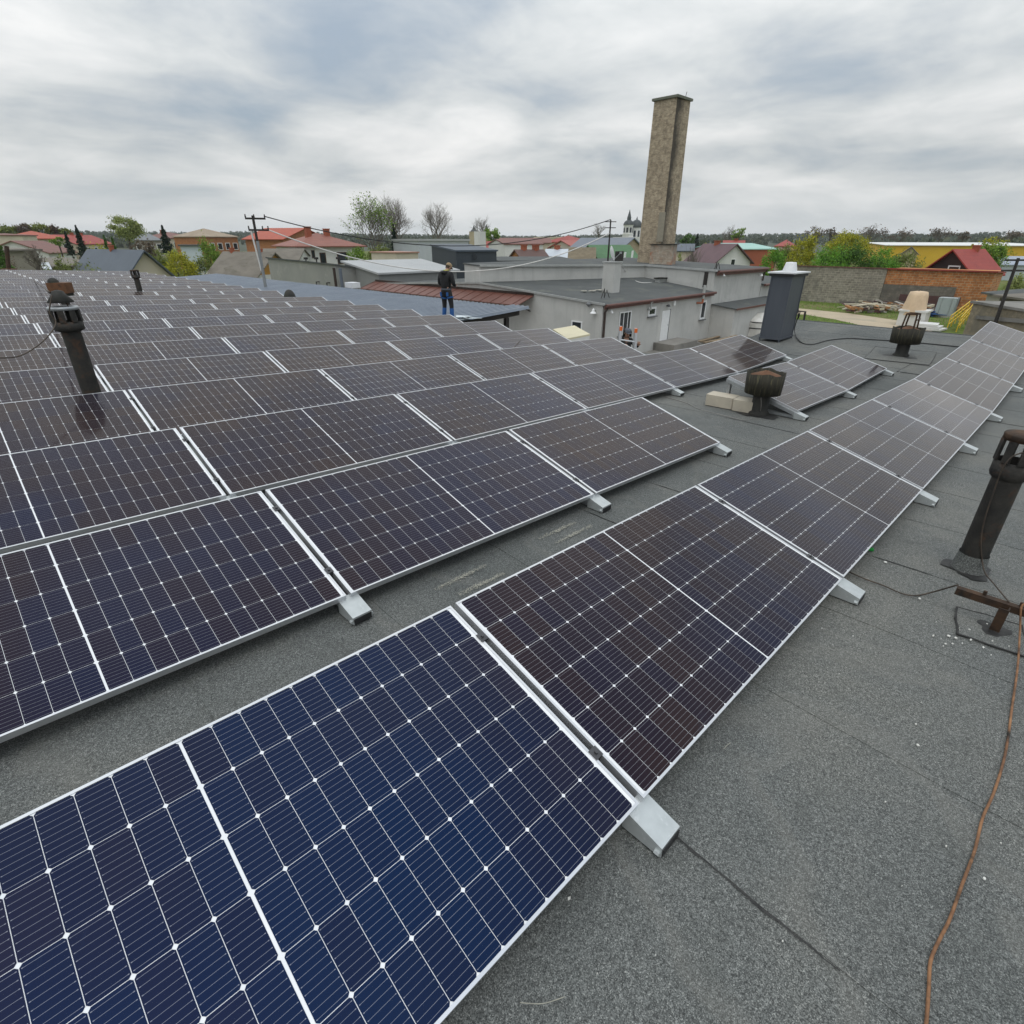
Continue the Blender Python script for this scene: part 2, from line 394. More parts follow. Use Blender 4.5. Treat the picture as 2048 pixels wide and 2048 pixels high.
CW, CH, GAP = .0836, .1670, .0018
def cell_xy():
    """lower-left corners of the 144 half cells"""
    mx = (PL - 24*CW - 22*GAP - .009)/2; my = (PW - 6*CH - 5*GAP)/2
    out = []
    for i in range(24):
        x = mx + i*(CW+GAP) + (.009-GAP if i >= 12 else 0)
        for j in range(6): out.append((x, my + j*(CH+GAP)))
    return out
CELLS = cell_xy()
def cell_poly(c=.0062):
    return [(c, 0), (CW-c, 0), (CW, c), (CW, CH-c), (CW-c, CH), (c, CH), (0, CH-c), (0, c)]
def cell_mesh():
    me = bpy.data.meshes.new('cell'); P = cell_poly(); t = .0006
    me.from_pydata([(x, y, 0) for x, y in P] + [(x, y, -t) for x, y in P], [], [tuple(range(8))] + [(i, i+8, (i+1) % 8+8, (i+1) % 8) for i in range(8)])
    me.materials.append(M_CELL); uv = me.uv_layers.new(name='UVMap')
    for lp in me.loops: p = me.vertices[lp.vertex_index].co; uv.data[lp.index].uv = (p.x/CW, p.y/CH)
    me.update(); return me
ME_CELL = cell_mesh(); ME_CELLB = ME_CELL.copy(); ME_CELLB.materials[0] = M_CELLB
def cells_joined(seed):
    rng = random.Random(seed); P = cell_poly(); vs, fs, uvs, rn = [], [], [], []
    for (cx_, cy_) in CELLS:
        b = len(vs); r = rng.random()
        vs += [(cx_+x, cy_+y, -.0029) for x, y in P]; fs.append(tuple(range(b, b+8))); rn += [r]*8
        uvs += [(x/CW, y/CH) for x, y in P]
    me = bpy.data.meshes.new('cells'); me.from_pydata(vs, [], fs); me.materials.append(M_CELLF)
    uv = me.uv_layers.new(name='UVMap')
    for lp in me.loops: uv.data[lp.index].uv = uvs[lp.vertex_index]
    at = me.attributes.new('rnd', 'FLOAT', 'POINT'); at.data.foreach_set('value', rn)
    me.update(); return me
ME_CELLS = [cells_joined(s) for s in range(4)]
mb = MB(); mb.box(-.018, .018, -.02, .02, .0005, .004); mb.box(-.011, .011, -.02, .02, -.034, .0005); mb.tube([(0, 0, .006), (0, 0, .012)], .007, 6); ME_CLAMP = mb.mesh('clamp', pm('dark_clamp', (.09, .09, .095), (.06, .06, .065), 20, .45, .5))

ORD = ['', 'first', 'second', 'third', 'fourth', 'fifth', 'sixth', 'seventh', 'eighth', 'ninth', 'tenth', 'eleventh', 'twelfth', 'thirteenth', 'fourteenth',
       'fifteenth', 'sixteenth', 'seventeenth', 'eighteenth', 'nineteenth', 'twentieth', 'twenty-first', 'twenty-second', 'twenty-third', 'twenty-fourth']
def rowname(r): return 'row nearest the camera' if r == 0 else ORD[r+1]+' row from the camera'
rows = {}
for r in range(24):
    js = {0: range(0, 8), 1: [0, 1, 2, 4, 5], 2: range(0, 6)}.get(r)
    if js is None: js = range(0, 5) if r < 10 else range(1, 5)
    js = list(js)
    if r == 11: js = [1, 2, 3]
    rows[r] = js
prng = random.Random(3)
for r, js in rows.items():
    for n, j in enumerate(js):
        ul = (j-1)*PU + (PU-PL)/2 + OFF[r]; ur = ul + PL
        zl, zr = prof(ul), prof(ur)
        X = Vector((ur-ul, 0, zr-zl)).normalized(); t = TILT + prng.uniform(-.004, .004)
        Y = Vector((0, math.cos(t), math.sin(t))); Z = X.cross(Y).normalized(); Y = Z.cross(X)
        ends = 'leftmost' if n == 0 else 'last at the right end' if n == len(js)-1 else ORD[n+1]+' from the left end'
        if r == 1 and j == 4: ends = 'beside the cowl past the gap'
        o = thing('solar_panel', 'solar panel, %s in the %s' % (ends, rowname(r)), 'solar panel', group='solar panels on the workshop roof')
        o.matrix_world = Matrix(((X.x, Y.x, Z.x, ul), (X.y, Y.y, Z.y, VR[r]), (X.z, Y.z, Z.z, zl), (0, 0, 0, 1)))
        put('frame', ME_FRAME, o); put('backsheet', ME_BACK, o)
        near = (r == 0 and j <= 3) or (r == 1 and j <= 2) or (r == 2 and j <= 2) or (r == 3 and j <= 1)
        if near:
            for (cx_, cy_) in CELLS: put('cell', ME_CELLB if j == 0 and r == 0 else ME_CELL, o, Matrix.Translation((cx_, cy_, -.0027)))
        else:
            c = put('cells', ME_CELLS[(r*5+j) % 4], o); c['kind'] = 'stuff'

# ---------------------------------------------------------------- mounting brackets under every joint
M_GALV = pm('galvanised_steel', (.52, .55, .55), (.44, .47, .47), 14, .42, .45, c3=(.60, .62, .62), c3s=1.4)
M_GALVD = pm('galvanised_shade', (.40, .42, .43), (.33, .35, .36), 8, .45, .6)  # darker copy of the steel: shade under the panels put into its colour
tt = math.tan(TILT)
def railz(y): return CLR + y*tt - FH/math.cos(TILT) - .002
mb = MB()
for (x0, x1) in ((-.055, .055),):
    pf = [(-.120, .004), (-.120, railz(-.12)), (.03, railz(.03)), (.03, .004)]
    mb.prism([(x0, y, z) for y, z in pf], (x1-x0, 0, 0))
ME_FOOT = mb.mesh('foot_plate', M_GALV); mb = MB()
for x0 in (-.055, .035):
    pf = [(.031, railz(.03)-.045), (.031, railz(.03)), (1.0, railz(1.0)), (1.0, railz(1.0)-.045)]
    mb.prism([(x0, y, z) for y, z in pf], (.02, 0, 0))
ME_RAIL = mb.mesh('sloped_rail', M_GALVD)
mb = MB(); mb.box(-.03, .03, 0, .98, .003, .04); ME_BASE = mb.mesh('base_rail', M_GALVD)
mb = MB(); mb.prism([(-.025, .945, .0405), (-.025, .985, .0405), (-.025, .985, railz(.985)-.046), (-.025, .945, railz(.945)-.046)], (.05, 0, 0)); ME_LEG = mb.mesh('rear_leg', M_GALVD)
mb = MB(); mb.tube([(0, -.006, 0), (0, .012, 0)], .009, 6); ME_BOLT = mb.mesh('bolt', M_GALV)
mb = MB(); mb.box(-.05, .05, -.124, -.1205, .006, railz(-.12)-.010); ME_SLOT = mb.mesh('slot_shade', M_DARK)  # dark plate stands in for the shaded hollow at the foot's end
for r, js in rows.items():
    ks = sorted(set([j-1 for j in js] + [j for j in js]))
    for n, k in enumerate(ks):
        u = k*PU + OFF[r]
        if k-1 not in [j-1 for j in js] and k not in js: u += .08        # row start
        if k not in js: u += .06
        elif k+1 not in js: u -= .03
        if r == 1 and k == 3: u -= .09
        lab = 'galvanised mounting bracket under the %s joint of the %s' % (ORD[n+1], rowname(r))
        o = thing('mounting_bracket', lab, 'bracket', (u, VR[r], roofz(u)+.008), 'brackets under the solar panels')
        put('foot_plate', ME_FOOT, o); put('sloped_rail', ME_RAIL, o); put('base_rail', ME_BASE, o); put('rear_leg', ME_LEG, o)
        if r < 4:
            put('slot_shade', ME_SLOT, o)
            if k in js and k+1 in js:
                for f_ in (.2, .8): put('clamp', ME_CLAMP, o, Matrix.Translation((0, PW*f_*math.cos(TILT), CLR-.008+PW*f_*math.sin(TILT))) @ Matrix.Rotation(TILT, 4, 'X'))
            for sx_ in (-1, 1):
                put('bolt', ME_BOLT, o, Matrix.Translation((sx_*.058, -.11, .02)) )
# concrete ballast
M_CONC = pm('pale_concrete', (.50, .45, .36), (.42, .38, .31), 6, .9, bmp=.25, bscale=60)
def block(px, py, u, v, du, dv, h, label, rz=0):
    mb = MB(); z = roofz(u)+.014; b = .012
    mb.prism([(u-du/2+b, v-dv/2, z), (u+du/2-b, v-dv/2, z), (u+du/2, v-dv/2+b, z), (u+du/2, v+dv/2-b, z), (u+du/2-b, v+dv/2, z), (u-du/2+b, v+dv/2, z), (u-du/2, v+dv/2-b, z), (u-du/2, v-dv/2+b, z)], (0, 0, h))
    o = mb.build('concrete_block', M_CONC); o.rotation_euler.z = rz
    return tag(o, label, 'concrete block', 'ballast blocks for the panels')
q = onroof(1437, 806)
block(0, 0, 6.36-.17, 2.72, .24, .38, .15, 'beige concrete ballast block in the gap, farther from the rusty cowl', R_(4))
block(0, 0, 6.36-.17, 2.33, .24, .38, .15, 'beige concrete ballast block in the gap, touching the rusty cowl', R_(4))
block(0, 0, 4.40, 2.55, .22, .40, .12, 'pale concrete block showing behind the third panel of the second row')

# ---------------------------------------------------------------- vents, pipes, wires and rods on the roof
def zat(x, y, P): return ond(x, y, math.hypot(P.x-CAM.x, P.y-CAM.y)).z
def pxm(P): return FPX/((Vector(P)-CAM).dot(FW))
M_RUSTD = pm('rust_dark', (.030, .020, .014), (.085, .045, .022), 9, .75, .2, bmp=.4, bscale=50, c3=(.012, .012, .011), c3s=.5)
M_RUST = pm('rust_orange', (.16, .075, .035), (.09, .042, .022), 8, .8, .1, bmp=.4, bscale=50, c3=(.05, .027, .018), c3s=.7)
M_SOOT = pm('sooty_metal', (.020, .021, .019), (.045, .042, .036), 7, .65, .3, bmp=.3, bscale=40, c3=(.030, .040, .022), c3s=.7)
M_STREAK = pm('streaked_cowl', (.016, .016, .013), (.045, .040, .026), 5, .7, .2, bmp=.3, bscale=30, stretch=(7, 7, .7), c3=(.10, .09, .05), c3s=1.1)
M_IRON = pm('cast_iron', (.020, .020, .019), (.048, .044, .038), 9, .65, .3, bmp=.5, bscale=70, c3=(.085, .045, .026), c3s=.7)
M_CABLE = pm('black_cable', (.014, .014, .015), (.02, .02, .02), 10, .5)
M_WIRE = pm('dull_wire', (.06, .05, .042), (.10, .075, .055), 20, .6, .4)
M_WHITEC = pm('white_cable', (.66, .65, .62), (.58, .57, .54), 4, .6)

def cowl(x0, label, base, ybot, ytop, wpx, wstem, ax, cap_up=0.0, frame=False):
    """stem, open tapered shroud and the cone that shows inside it"""
    P = base.copy(); s = pxm(P); t = thing('rusty_roof_cowl', label, 'roof vent', P, 'rusty cowls on the roof')
    zb = zat(ax, ybot, P); zt = zat(ax, ytop, P); r = wpx/2/s*.86; rs = wstem/2/s*.86; n = 28
    mb = MB(); mb.lathe([(rs*1.28, .0), (rs*1.25, .035), (rs*1.02, .06), (rs, zb-P.z+.12)], 24, P); mb.build('stem', M_SOOT, t, True)
    h = zt-zb; rng = random.Random(int(x0)); mb = MB(); N = 36; b = []
    for (rr, z) in ((r*.97, 0), (r*1.0, .5*h), (r*1.02, h), (r*1.0, h), (r*.985, .5*h), (r*.95, 0)):
        for k in range(N):
            a = 2*math.pi*k/N; w = 1 + .012*math.sin(3*a+1) + .008*math.sin(7*a)
            dz = (.012*math.sin(4*a) + .006*math.sin(9*a)) if z > .6*h else 0
            b.append((P.x+rr*w*math.cos(a), P.y+rr*w*math.sin(a), zb+z+dz))
    fs = [(i*N+k, i*N+(k+1) % N, ((i+1) % 6)*N+(k+1) % N, ((i+1) % 6)*N+k) for i in range(6) for k in range(N)]
    mb.add(b, fs); mb.build('shroud', M_STREAK, t, True)
    mb = MB(); zc = zb+h*.80; mb.lathe([(r*.80, 0), (r*.82, .012), (.012, r*.34+cap_up)], 26, (P.x, P.y, zc)); mb.capd(r*.80, 0, 26, (P.x, P.y, zc)); mb.build('cone', M_RUST, t)
    for k in range(3):
        a = 2*math.pi*k/3+.5; c, s_ = math.cos(a), math.sin(a)
        mb = MB(); mb.tube([(P.x+rs*c, P.y+rs*s_, zb+.1), (P.x+r*.85*c, P.y+r*.85*s_, zb+.16), (P.x+r*.93*c, P.y+r*.93*s_, zc+.02)], .008, 5); mb.build('strut', M_RUSTD, t)
    if frame:
        zt2 = zt
        for k, (dx, dy) in enumerate(((-.6, -.4), (.6, -.4), (.6, .4), (-.6, .4))):
            mb = MB(); mb.tube([(P.x+dx*r, P.y+dy*r, zt2-.10), (P.x+dx*r*.8, P.y+dy*r*.8, zt2+.26)], .016, 5); mb.build('post', M_RUSTD, t)
        mb = MB()
        q = [(P.x+dx*r*.8, P.y+dy*r*.8, zt2+.26) for dx, dy in ((-.6, -.4), (.6, -.4), (.6, .4), (-.6, .4), (-.6, -.4))]
        mb.tube(q, .016, 5); mb.build('top_rail', M_RUSTD, t)
        mb = MB(); mb.tube([(P.x-.55*r, P.y-.4*r, zt2+.16), (P.x+.55*r, P.y-.4*r, zt2+.16)], .014, 5); mb.build('cross_rail', M_RUSTD, t)
    return t
v1 = onroof(1516, 829); cowl(1, 'streaked rusty cowl standing by the concrete blocks in the gap', v1, 786, 744, 80, 36, 1530)
v2 = onroof(1801, 712); cowl(2, 'rusty cowl with a small rod frame on top, beyond the gap', v2, 686, 655, 62, 26, 1815, frame=True)

def slotted_pipe(label, P, axis, ypipe_top, yhead_top, rp, rh, hat=None, nslot=8, green=True):
    t = thing('vent_pipe', label, 'vent pipe', P, 'slotted iron vent pipes')
    z1 = zat(*axis(ypipe_top), P); z2 = zat(*axis(yhead_top), P); h = z2-z1; n = 24
    mb = MB(); mb.lathe([(rp*1.28, 0), (rp*1.22, .02), (rp*1.1, .10), (rp*1.08, .13)], n, P); mb.build('felt_collar', M_FELT, t, True)
    mb = MB(); mb.lathe([(rp, .02), (rp, z1-P.z+.05)], n, P); mb.build('pipe', M_IRON, t, True)
    hd = MB(); hd.lathe([(rp*1.0, -.02*h), (rh*.93, .03*h), (rh, .10*h), (rh, .40*h), (rh*.94, .40*h), (rh*.9, .06*h)], n, (P.x, P.y, z1)); head = hd.build('head', M_IRON, t, True)
    for k in range(nslot):
        a = 2*math.pi*(k+.5)/nslot; wv = Vector((-math.sin(a), math.cos(a), 0)); rv = Vector((math.cos(a), math.sin(a), 0)); w = rh*.42
        q0 = Vector((P.x, P.y, z1+.39*h)) + rv*rh*.93 - wv*w/2; q1 = Vector((P.x, P.y, z1+.87*h)) + rv*rh*.90 - wv*w/2
        mb = MB(); mb.obox(q0, wv*w, rv*.012, q1-q0); mb.build('head_bar', M_IRON, head)
    mb = MB(); mb.lathe([(rh*.86, .86*h), (rh*1.0, .86*h), (rh*1.02, .98*h), (rh*.97, 1.0*h), (rh*.55, 1.03*h), (.004, 1.03*h)], n, (P.x, P.y, z1)); mb.lathe([(rh*.86, .86*h), (.004, .87*h)], n, (P.x, P.y, z1))
    mb.build('head_cap', M_RUSTD if not hat else M_GALVD, head, True)
    if hat:
        zh, zh2, rr = zat(*axis(hat[0]), P), zat(*axis(hat[1]), P), hat[2]
        mb = MB(); mb.lathe([(rr*.96, -.004), (rr, 0), (rr*.55, (zh2-zh)*.62), (rr*.42, (zh2-zh)*.9), (.01, (zh2-zh))], n, (P.x, P.y, zh)); mb.capd(rr*.96, -.004, n, (P.x, P.y, zh)); ht = mb.build('hat', M_SOOT, t, True)
        for k in range(3):
            a = 2*math.pi*k/3+.9
            mb = MB(); mb.tube([(P.x+rh*.8*math.cos(a), P.y+rh*.8*math.sin(a), z2-.01), (P.x+rr*.7*math.cos(a), P.y+rr*.7*math.sin(a), zh+.01)], .006, 5); mb.build('hat_strut', M_RUSTD, ht)
    return t
# vanishing direction of verticals on the photo gives each pipe's axis
VPX, VPY = 1024 - FPX*RT.z/(-FW.z)*-1, 1024 + FPX*UP.z/(-FW.z)*1
def axis_from(x, y):
    return lambda yy: (x + (1030-x)*(yy-y)/(3230-y), yy)
Pp = onv(184, 786, 6.66); Pp.z = roofz(Pp.x)
axL = axis_from(158, 722)
s = pxm(Pp); slotted_pipe('slotted iron vent pipe with a cone hat, behind the third row', Pp, axL, 662, 613, 15.5/s, 23.5/s, hat=(604, 580, 20.5/s), nslot=8)
Pr = onroof(1934, 1140); axR = axis_from(1950, 1100)
slotted_pipe('thick slotted iron vent pipe at the right edge beside the nearest row', Pr, axR, 955, 868, .074, .098)
Pt = onv(284, 597, 22.85); Pt.z = roofz(Pt.x); axT = axis_from(275, 575)
slotted_pipe('slim dark vent pipe far back among the panels', Pt, axT, 557, 540, .085, .13, nslot=6)

# felt-wrapped base patch round the thick pipe is part of it; rusty holder with its bar
tb = onroof(1987, 1262); zb = zat(2000, 1212, tb)
t = thing('rusty_rod_holder', 'rusty steel T holder on the roof beside the thick vent pipe', 'rod holder', tb)
mb = MB(); a0 = Vector((tb.x, tb.y, tb.z)); mb.obox(a0+Vector((-.022, -.022, .012)), (.044, 0, 0), (0, .006, 0), (0, 0, zb-tb.z-.012)); mb.obox(a0+Vector((-.022, -.016, .012)), (.006, 0, 0), (0, .038, 0), (0, 0, zb-tb.z-.012)); mb.build('post', M_RUSTD, t)
b0 = onz(1914, 1174, zb); b1 = onz(2075, 1226, zb); ax = (b1-b0).normalized(); ay = Vector((-ax.y, ax.x, 0))
mb = MB(); mb.obox(b0-ay*.028, b1-b0, ay*.04, (0, 0, .006)); mb.obox(b0-ay*.028+Vector((0, 0, -.034)), b1-b0, ay*.006, (0, 0, .034)); mb.build('angle_bar', M_RUSTD, t)
for f in (.35, .8):
    q = b0.lerp(b1, f); mb = MB(); mb.tube([q+Vector((0, 0, .006)), q+Vector((0, 0, .03))], .009, 6); mb.build('bolt', M_RUSTD, t)
def wire(name, label, cat, pts, r, m, group=None, n=6, sub=6):
    # smooth the points with a Catmull-Rom pass
    P = [Vector(p) for p in pts]; out = []
    for i in range(len(P)-1):
        p0, p1, p2, p3 = P[max(i-1, 0)], P[i], P[i+1], P[min(i+2, len(P)-1)]
        for k in range(sub):
            u = k/sub; out.append(.5*((2*p1) + (-p0+p2)*u + (2*p0-5*p1+4*p2-p3)*u*u + (-p0+3*p1-3*p2+p3)*u**3))
    out.append(P[-1]); mb = MB(); mb.tube(out, r, n); o = mb.build(name, m, None, True)
    return tag(o, label, cat, group)
def rp(x, y, h=.012): q = onroof(x, y); return Vector((q.x, q.y, q.z+h))
M_RODR = pm('rusty_rod', (.34, .175, .085), (.12, .06, .035), 13, .85, .05, bmp=.6, bscale=120, c3=(.022, .019, .016), c3s=.42)
q = onz(2043, 1214, zb+.02)
wire('lightning_rod_wire', 'rusty orange lightning wire snaking down the bare felt', 'wire',
     [q+Vector((.02, -.02, .02)), q, onz(2040, 1262, zb-.10), rp(2032, 1340, .02)] + [rp(x, y, .010) for x, y in ((2022, 1420), (2014, 1480), (2004, 1530), (1985, 1590), (1963, 1640), (1947, 1705), (1921, 1775), (1897, 1842), (1876, 1884), (1859, 1925), (1855, 1980), (1850, 2048), (1838, 2140))], .0046, M_RODR, n=8)
wire('thin_wire', 'thin dark wire looping from under the nearest row to the rusty holder', 'wire',
     [rp(1690, 1146, .02)] + [rp(x, y, .014) for x, y in ((1730, 1162), (1766, 1175), (1800, 1190), (1826, 1195), (1856, 1190))] + [b0+Vector((.01, 0, .01))], .0042, M_WIRE)
def nearp(x, y, P, out=.0): q = ond(x, y, math.hypot(P.x-CAM.x, P.y-CAM.y)-out); return q
wire('thin_wire', 'thin wire hanging down the thick vent pipe to the holder', 'wire',
     [nearp(2046, 905, Pr, .10), nearp(2022, 915, Pr, .115), nearp(2003, 942, Pr, .115), nearp(1987, 985, Pr, .09), nearp(1969, 1040, Pr, .085), nearp(1962, 1085, Pr, .085), nearp(1968, 1140, Pr, .10), onz(1990, 1170, zb+.01), onz(2018, 1204, zb+.012)], .004, M_WIRE)
wire('thin_wire', 'thin wire sagging from the hatted vent pipe to the picture edge', 'wire',
     [nearp(104, 590, Pp, .12), nearp(99, 625, Pp, .14), nearp(112, 645, Pp, .15), nearp(98, 670, Pp, .3), nearp(70, 695, Pp, .5), nearp(35, 713, Pp, .7), nearp(-10, 716, Pp, .9)], .006, M_WIRE)
q0 = onv(967, 756, 6.45); q1 = onv(1041, 681, 6.75)
wire('bent_rod', 'thin dark rod sticking up from between the panel rows', 'rod', [q0-Vector((.05, 0, .12)), q0, q0.lerp(q1, .5)+Vector((.012, 0, -.02)), q1], .007, M_WIRE)
wire('thin_wire', 'pale thin wire trailing from the gap cowl across the felt', 'wire',
     [nearp(1522, 795, v1, .13), nearp(1522, 815, v1, .13), rp(1515, 832, .006), rp(1490, 841, .006), rp(1455, 834, .006), rp(1420, 825, .006), rp(1395, 818, .006), rp(1370, 806, .006), rp(1330, 795, .006)], .0045, M_WHITEC if False else pm('pale_wire', (.25, .24, .22), (.18, .17, .16), 20, .5, .3))

# rusty cowls and plates farther up the left side
def box_cowl(label, x, y0, y1, wpx, v, dome=True):
    P = onv(x, y0, v); base = Vector((P.x, P.y, roofz(P.x))); s = pxm(P); t = thing('rusty_box_cowl', label, 'roof vent', base, 'rusty box cowls')
    z0, z1 = zat(x, y0, P), zat(x, y1, P); w = wpx/s; rs = w*.2; axu = (R0*w).copy(); ayv = Vector((FW.x, FW.y, 0)).normalized()*w*.55
    mb = MB(); mb.lathe([(rs, 0), (rs, z0-base.z+.06)], 14, base); mb.build('stem', M_SOOT, t, True)
    o = Vector((P.x, P.y, z0)) - axu/2 - ayv/2
    mb = MB(); mb.obox(o, axu, ayv, (0, 0, z1-z0)); mb.build('hood', M_RUST, t)
    for k in range(4):
        mb = MB(); mb.obox(o+axu*(.08+.24*k)+Vector((0, 0, -(z1-z0)*.28)), axu*.12, ayv, (0, 0, (z1-z0)*.28)); mb.build('louvre', M_SOOT, t)
    if dome:
        mb = MB(); r = w*.27; c = Vector((P.x, P.y, z1)) - axu*.27 + Vector((0, 0, -.02)); mb.lathe([(r, 0), (r*.95, r*.5), (r*.7, r*.9), (r*.3, r*1.1), (.01, r*1.15)], 16, c); mb.build('dome', M_SOOT, t, True)
    return base, z1
bc, bz = box_cowl('rusty box cowl showing behind the hatted vent pipe', 124, 586, 565, 37, 11.75)
box_cowl('flat rusty plate cowl left of the box cowl', 51, 557, 546, 34, 44.6, False)
pb, pz = box_cowl('small rusty cowl under a stub mast at the far left', 21, 547, 537, 23, 45.0, False)
mb = MB(); mb.tube([(pb.x, pb.y, pz), onv(13, 492, 45.0)], .11, 8); tag(mb.build('stub_mast', M_RUSTD), 'short dark stub mast on the small far-left cowl', 'mast')
wire('thin_wire', 'dark stay wire between the plate cowl and the hatted pipe', 'wire', [onv(60, 556, 44.5), onv(80, 570, 20), nearp(99, 585, Pp, 0)], .012, M_WIRE)
# dome ventilator in the place of a missing panel
P = onroof(583, 613.5); t = thing('dome_ventilator', 'black dome ventilator in the gap of the twelfth row', 'roof vent', P)
r = 14/pxm(P); mb = MB(); mb.box(P.x-r*.8, P.x+r*.8, P.y-r*.8, P.y+r*.8, P.z, P.z+.08); mb.build('curb', M_FELT, t)
mb = MB(); mb.lathe([(r*.98, .08), (r, .12), (r*.92, .20), (r*.75, .40), (r*.55, .50), (r*.3, .56), (.01, .58)], 20, P); mb.build('dome', M_SOOT, t, True)

# insulated metal duct with its white rain cap
d0 = onroof(1556, 686); D0 = math.hypot(d0.x-CAM.x, d0.y-CAM.y)
t = thing('insulated_duct', 'tall dark grey sheet-metal duct with a white round cap', 'duct', (12.55, 4.52, roofz(12.55)))
M_DUCT = pm('anthracite_sheet', (.090, .100, .118), (.074, .083, .10), 1.5, .45, .25, stretch=(3, 3, .5))
M_WCAP = pm('white_metal', (.72, .73, .74), (.64, .65, .67), 3, .4, .1)
du0, du1, dv0, dv1 = d0.x+.02, d0.x+.76, d0.y, d0.y+.44; zt = zat(1575, 552, Vector((du0+.3, dv0+.2, 0))); dz = roofz(12.5)
mb = MB(); mb.box(du0, du1, dv0, dv1, dz+.05, zt); mb.build('casing', M_DUCT, t)
for (a, b_) in ((du0, dv0), (du1, dv0), (du0, dv1), (du1, dv1)):
    mb = MB(); mb.box(a-.012, a+.012, b_-.012, b_+.012, dz, zt+.002); mb.build('corner_trim', M_DUCT, t)
mb = MB(); mb.box(du0-.02, du1+.02, dv0-.02, dv1+.02, dz+.05, dz+.09); mb.build('base_flange', M_DUCT, t)
mb = MB(); mb.box(du0-.08, du1+.08, dv0-.08, dv1+.08, zt+.06, zt+.09); mb.build('cap_plate', M_WCAP, t)
mb = MB(); mb.box(du0-.05, du1+.05, dv0-.05, dv1+.05, zt+.002, zt+.06); mb.build('cap_neck', M_DARK, t)
zc = zat(1580, 524, Vector((du0+.3, dv0+.2, 0))); cxy = ((du0+du1)/2, (dv0+dv1)/2)
mb = MB(); rr = 13.5/pxm((cxy[0], cxy[1], zt)); hh = zc-zt-.09; mb.lathe([(rr, 0), (rr*.98, .03), (rr*.74, hh*.86), (rr*.68, hh*.97), (.01, hh)], 26, (*cxy, zt+.09)); mb.build('cap_hood', M_WCAP, t, True)
mb = MB(); q = Vector((du1+.014, dv0+.1, zt-.2)); mb.box(q.x, q.x+.09, q.y, q.y+.12, q.z-.08, q.z+.08); mb.build('junction_box', M_WCAP, t)
wire('duct_cable', 'black cable running from the duct across the felt to the nearest row', 'cable',
     [q+Vector((.05, -.02, -.05)), Vector((du1+.03, dv0-.04, zt-.9)), Vector((du1+.05, dv0-.05, dz+.6)), rp(1587, 668, .10), rp(1600, 685, .02)] + [rp(x, y, .012) for x, y in ((1623, 690), (1655, 682), (1695, 678), (1740, 680), (1774, 682), (1810, 685), (1838, 687), (1880, 691), (1918, 695))], .012, M_CABLE)
# powder marks, chips, a scrap of green plastic
M_POWD = pm('pale_powder', (.36, .35, .29), (.27, .265, .225), 30, .95)
for i, (x0, y0, x1, y1) in enumerate(((870, 1182, 972, 1132), (918, 1192, 1008, 1148), (1078, 1080, 1152, 1046), (1112, 1088, 1184, 1052))):
    a, b_ = rp(x0, y0, .009), rp(x1, y1, .009); d = b_-a; n = Vector((-d.y, d.x, 0)).normalized(); rng = random.Random(i); mb = MB()
    for k in range(420):
        f = rng.random(); w = rng.gauss(0, .010); c = a + d*f + n*w; c.z = roofz(c.x)+.0095; r = rng.uniform(.0012, .004)*(1.2-abs(f-.5)); ph = rng.random()*6
        mb.add([c+Vector((r*math.cos(ph+k2*1.57)*rng.uniform(.6, 1.4), r*math.sin(ph+k2*1.57), 0)) for k2 in range(4)], [(0, 1, 2, 3)])
    o = mb.build('powder_mark', M_POWD); o['kind'] = 'stuff'
    tag(o, ['longer pale powder streak behind the nearest row', 'shorter pale powder streak touching the nearest row', 'upper faint powder streak under the second row', 'lower faint powder streak between the two front rows'][i], 'powder streak')
M_CHIP = pm('white_chip', (.62, .62, .58), (.48, .47, .43), 40, .9)
rng = random.Random(12); mb = MB()
def chip(x, y, r):
    c = rp(x, y, .012); ph = rng.random()*6; k = rng.choice((4, 5)); el = rng.uniform(.4, 1)
    pts = [c+Vector((r*math.cos(ph+6.283*i/k), el*r*math.sin(ph+6.283*i/k), .001)) for i in range(k)]; mb.slab(pts, .004)
for _ in range(16): chip(rng.gauss(1930, 45), rng.gauss(1270, 22), rng.uniform(.002, .007))
for _ in range(14): chip(rng.uniform(1640, 2040), rng.uniform(1080, 1750), rng.uniform(.0015, .004))
for _ in range(8): chip(rng.uniform(1150, 2040), rng.uniform(1650, 2040), rng.uniform(.0012, .003))
for _ in range(6): chip(rng.uniform(1350, 1900), rng.uniform(700, 950), rng.uniform(.005, .014))
for (x, y, r) in ((1896, 1275, .010), (1910, 1279, .009), (1940, 1283, .011), (1965, 1298, .010), (1770, 1127, .011), (1838, 1200, .010), (1138, 1801, .007), (1830, 1452, .006), (1834, 1494, .007), (1966, 1761, .006)): chip(x, y, r)
o = mb.build('debris', M_CHIP); tag(o, 'scattered small white chips on the grey felt', 'debris', kind='stuff')
c = rp(1746, 1106, .012); mb = MB(); mb.obox(c, (.03, .01, .0), (-.02, .05, 0), (0, 0, .012)); tag(mb.build('plastic_scrap', pm('green_plastic', (.02, .30, .05), (.015, .22, .04), 9, .4)), 'bright green plastic scrap by the lower edge of the nearest row', 'scrap')
for i, (pts, lab) in enumerate(((((1040, 2010), (1085, 2012), (1130, 1998)), 'pale curled straw near the lower edge of the front panel'), (((1447, 1502), (1452, 1496), (1460, 1490)), 'tiny pale straw beside the second front panel'))):
    wire('straw', lab, 'straw', [rp(x, y, .013) for x, y in pts], .0012, M_POWD)

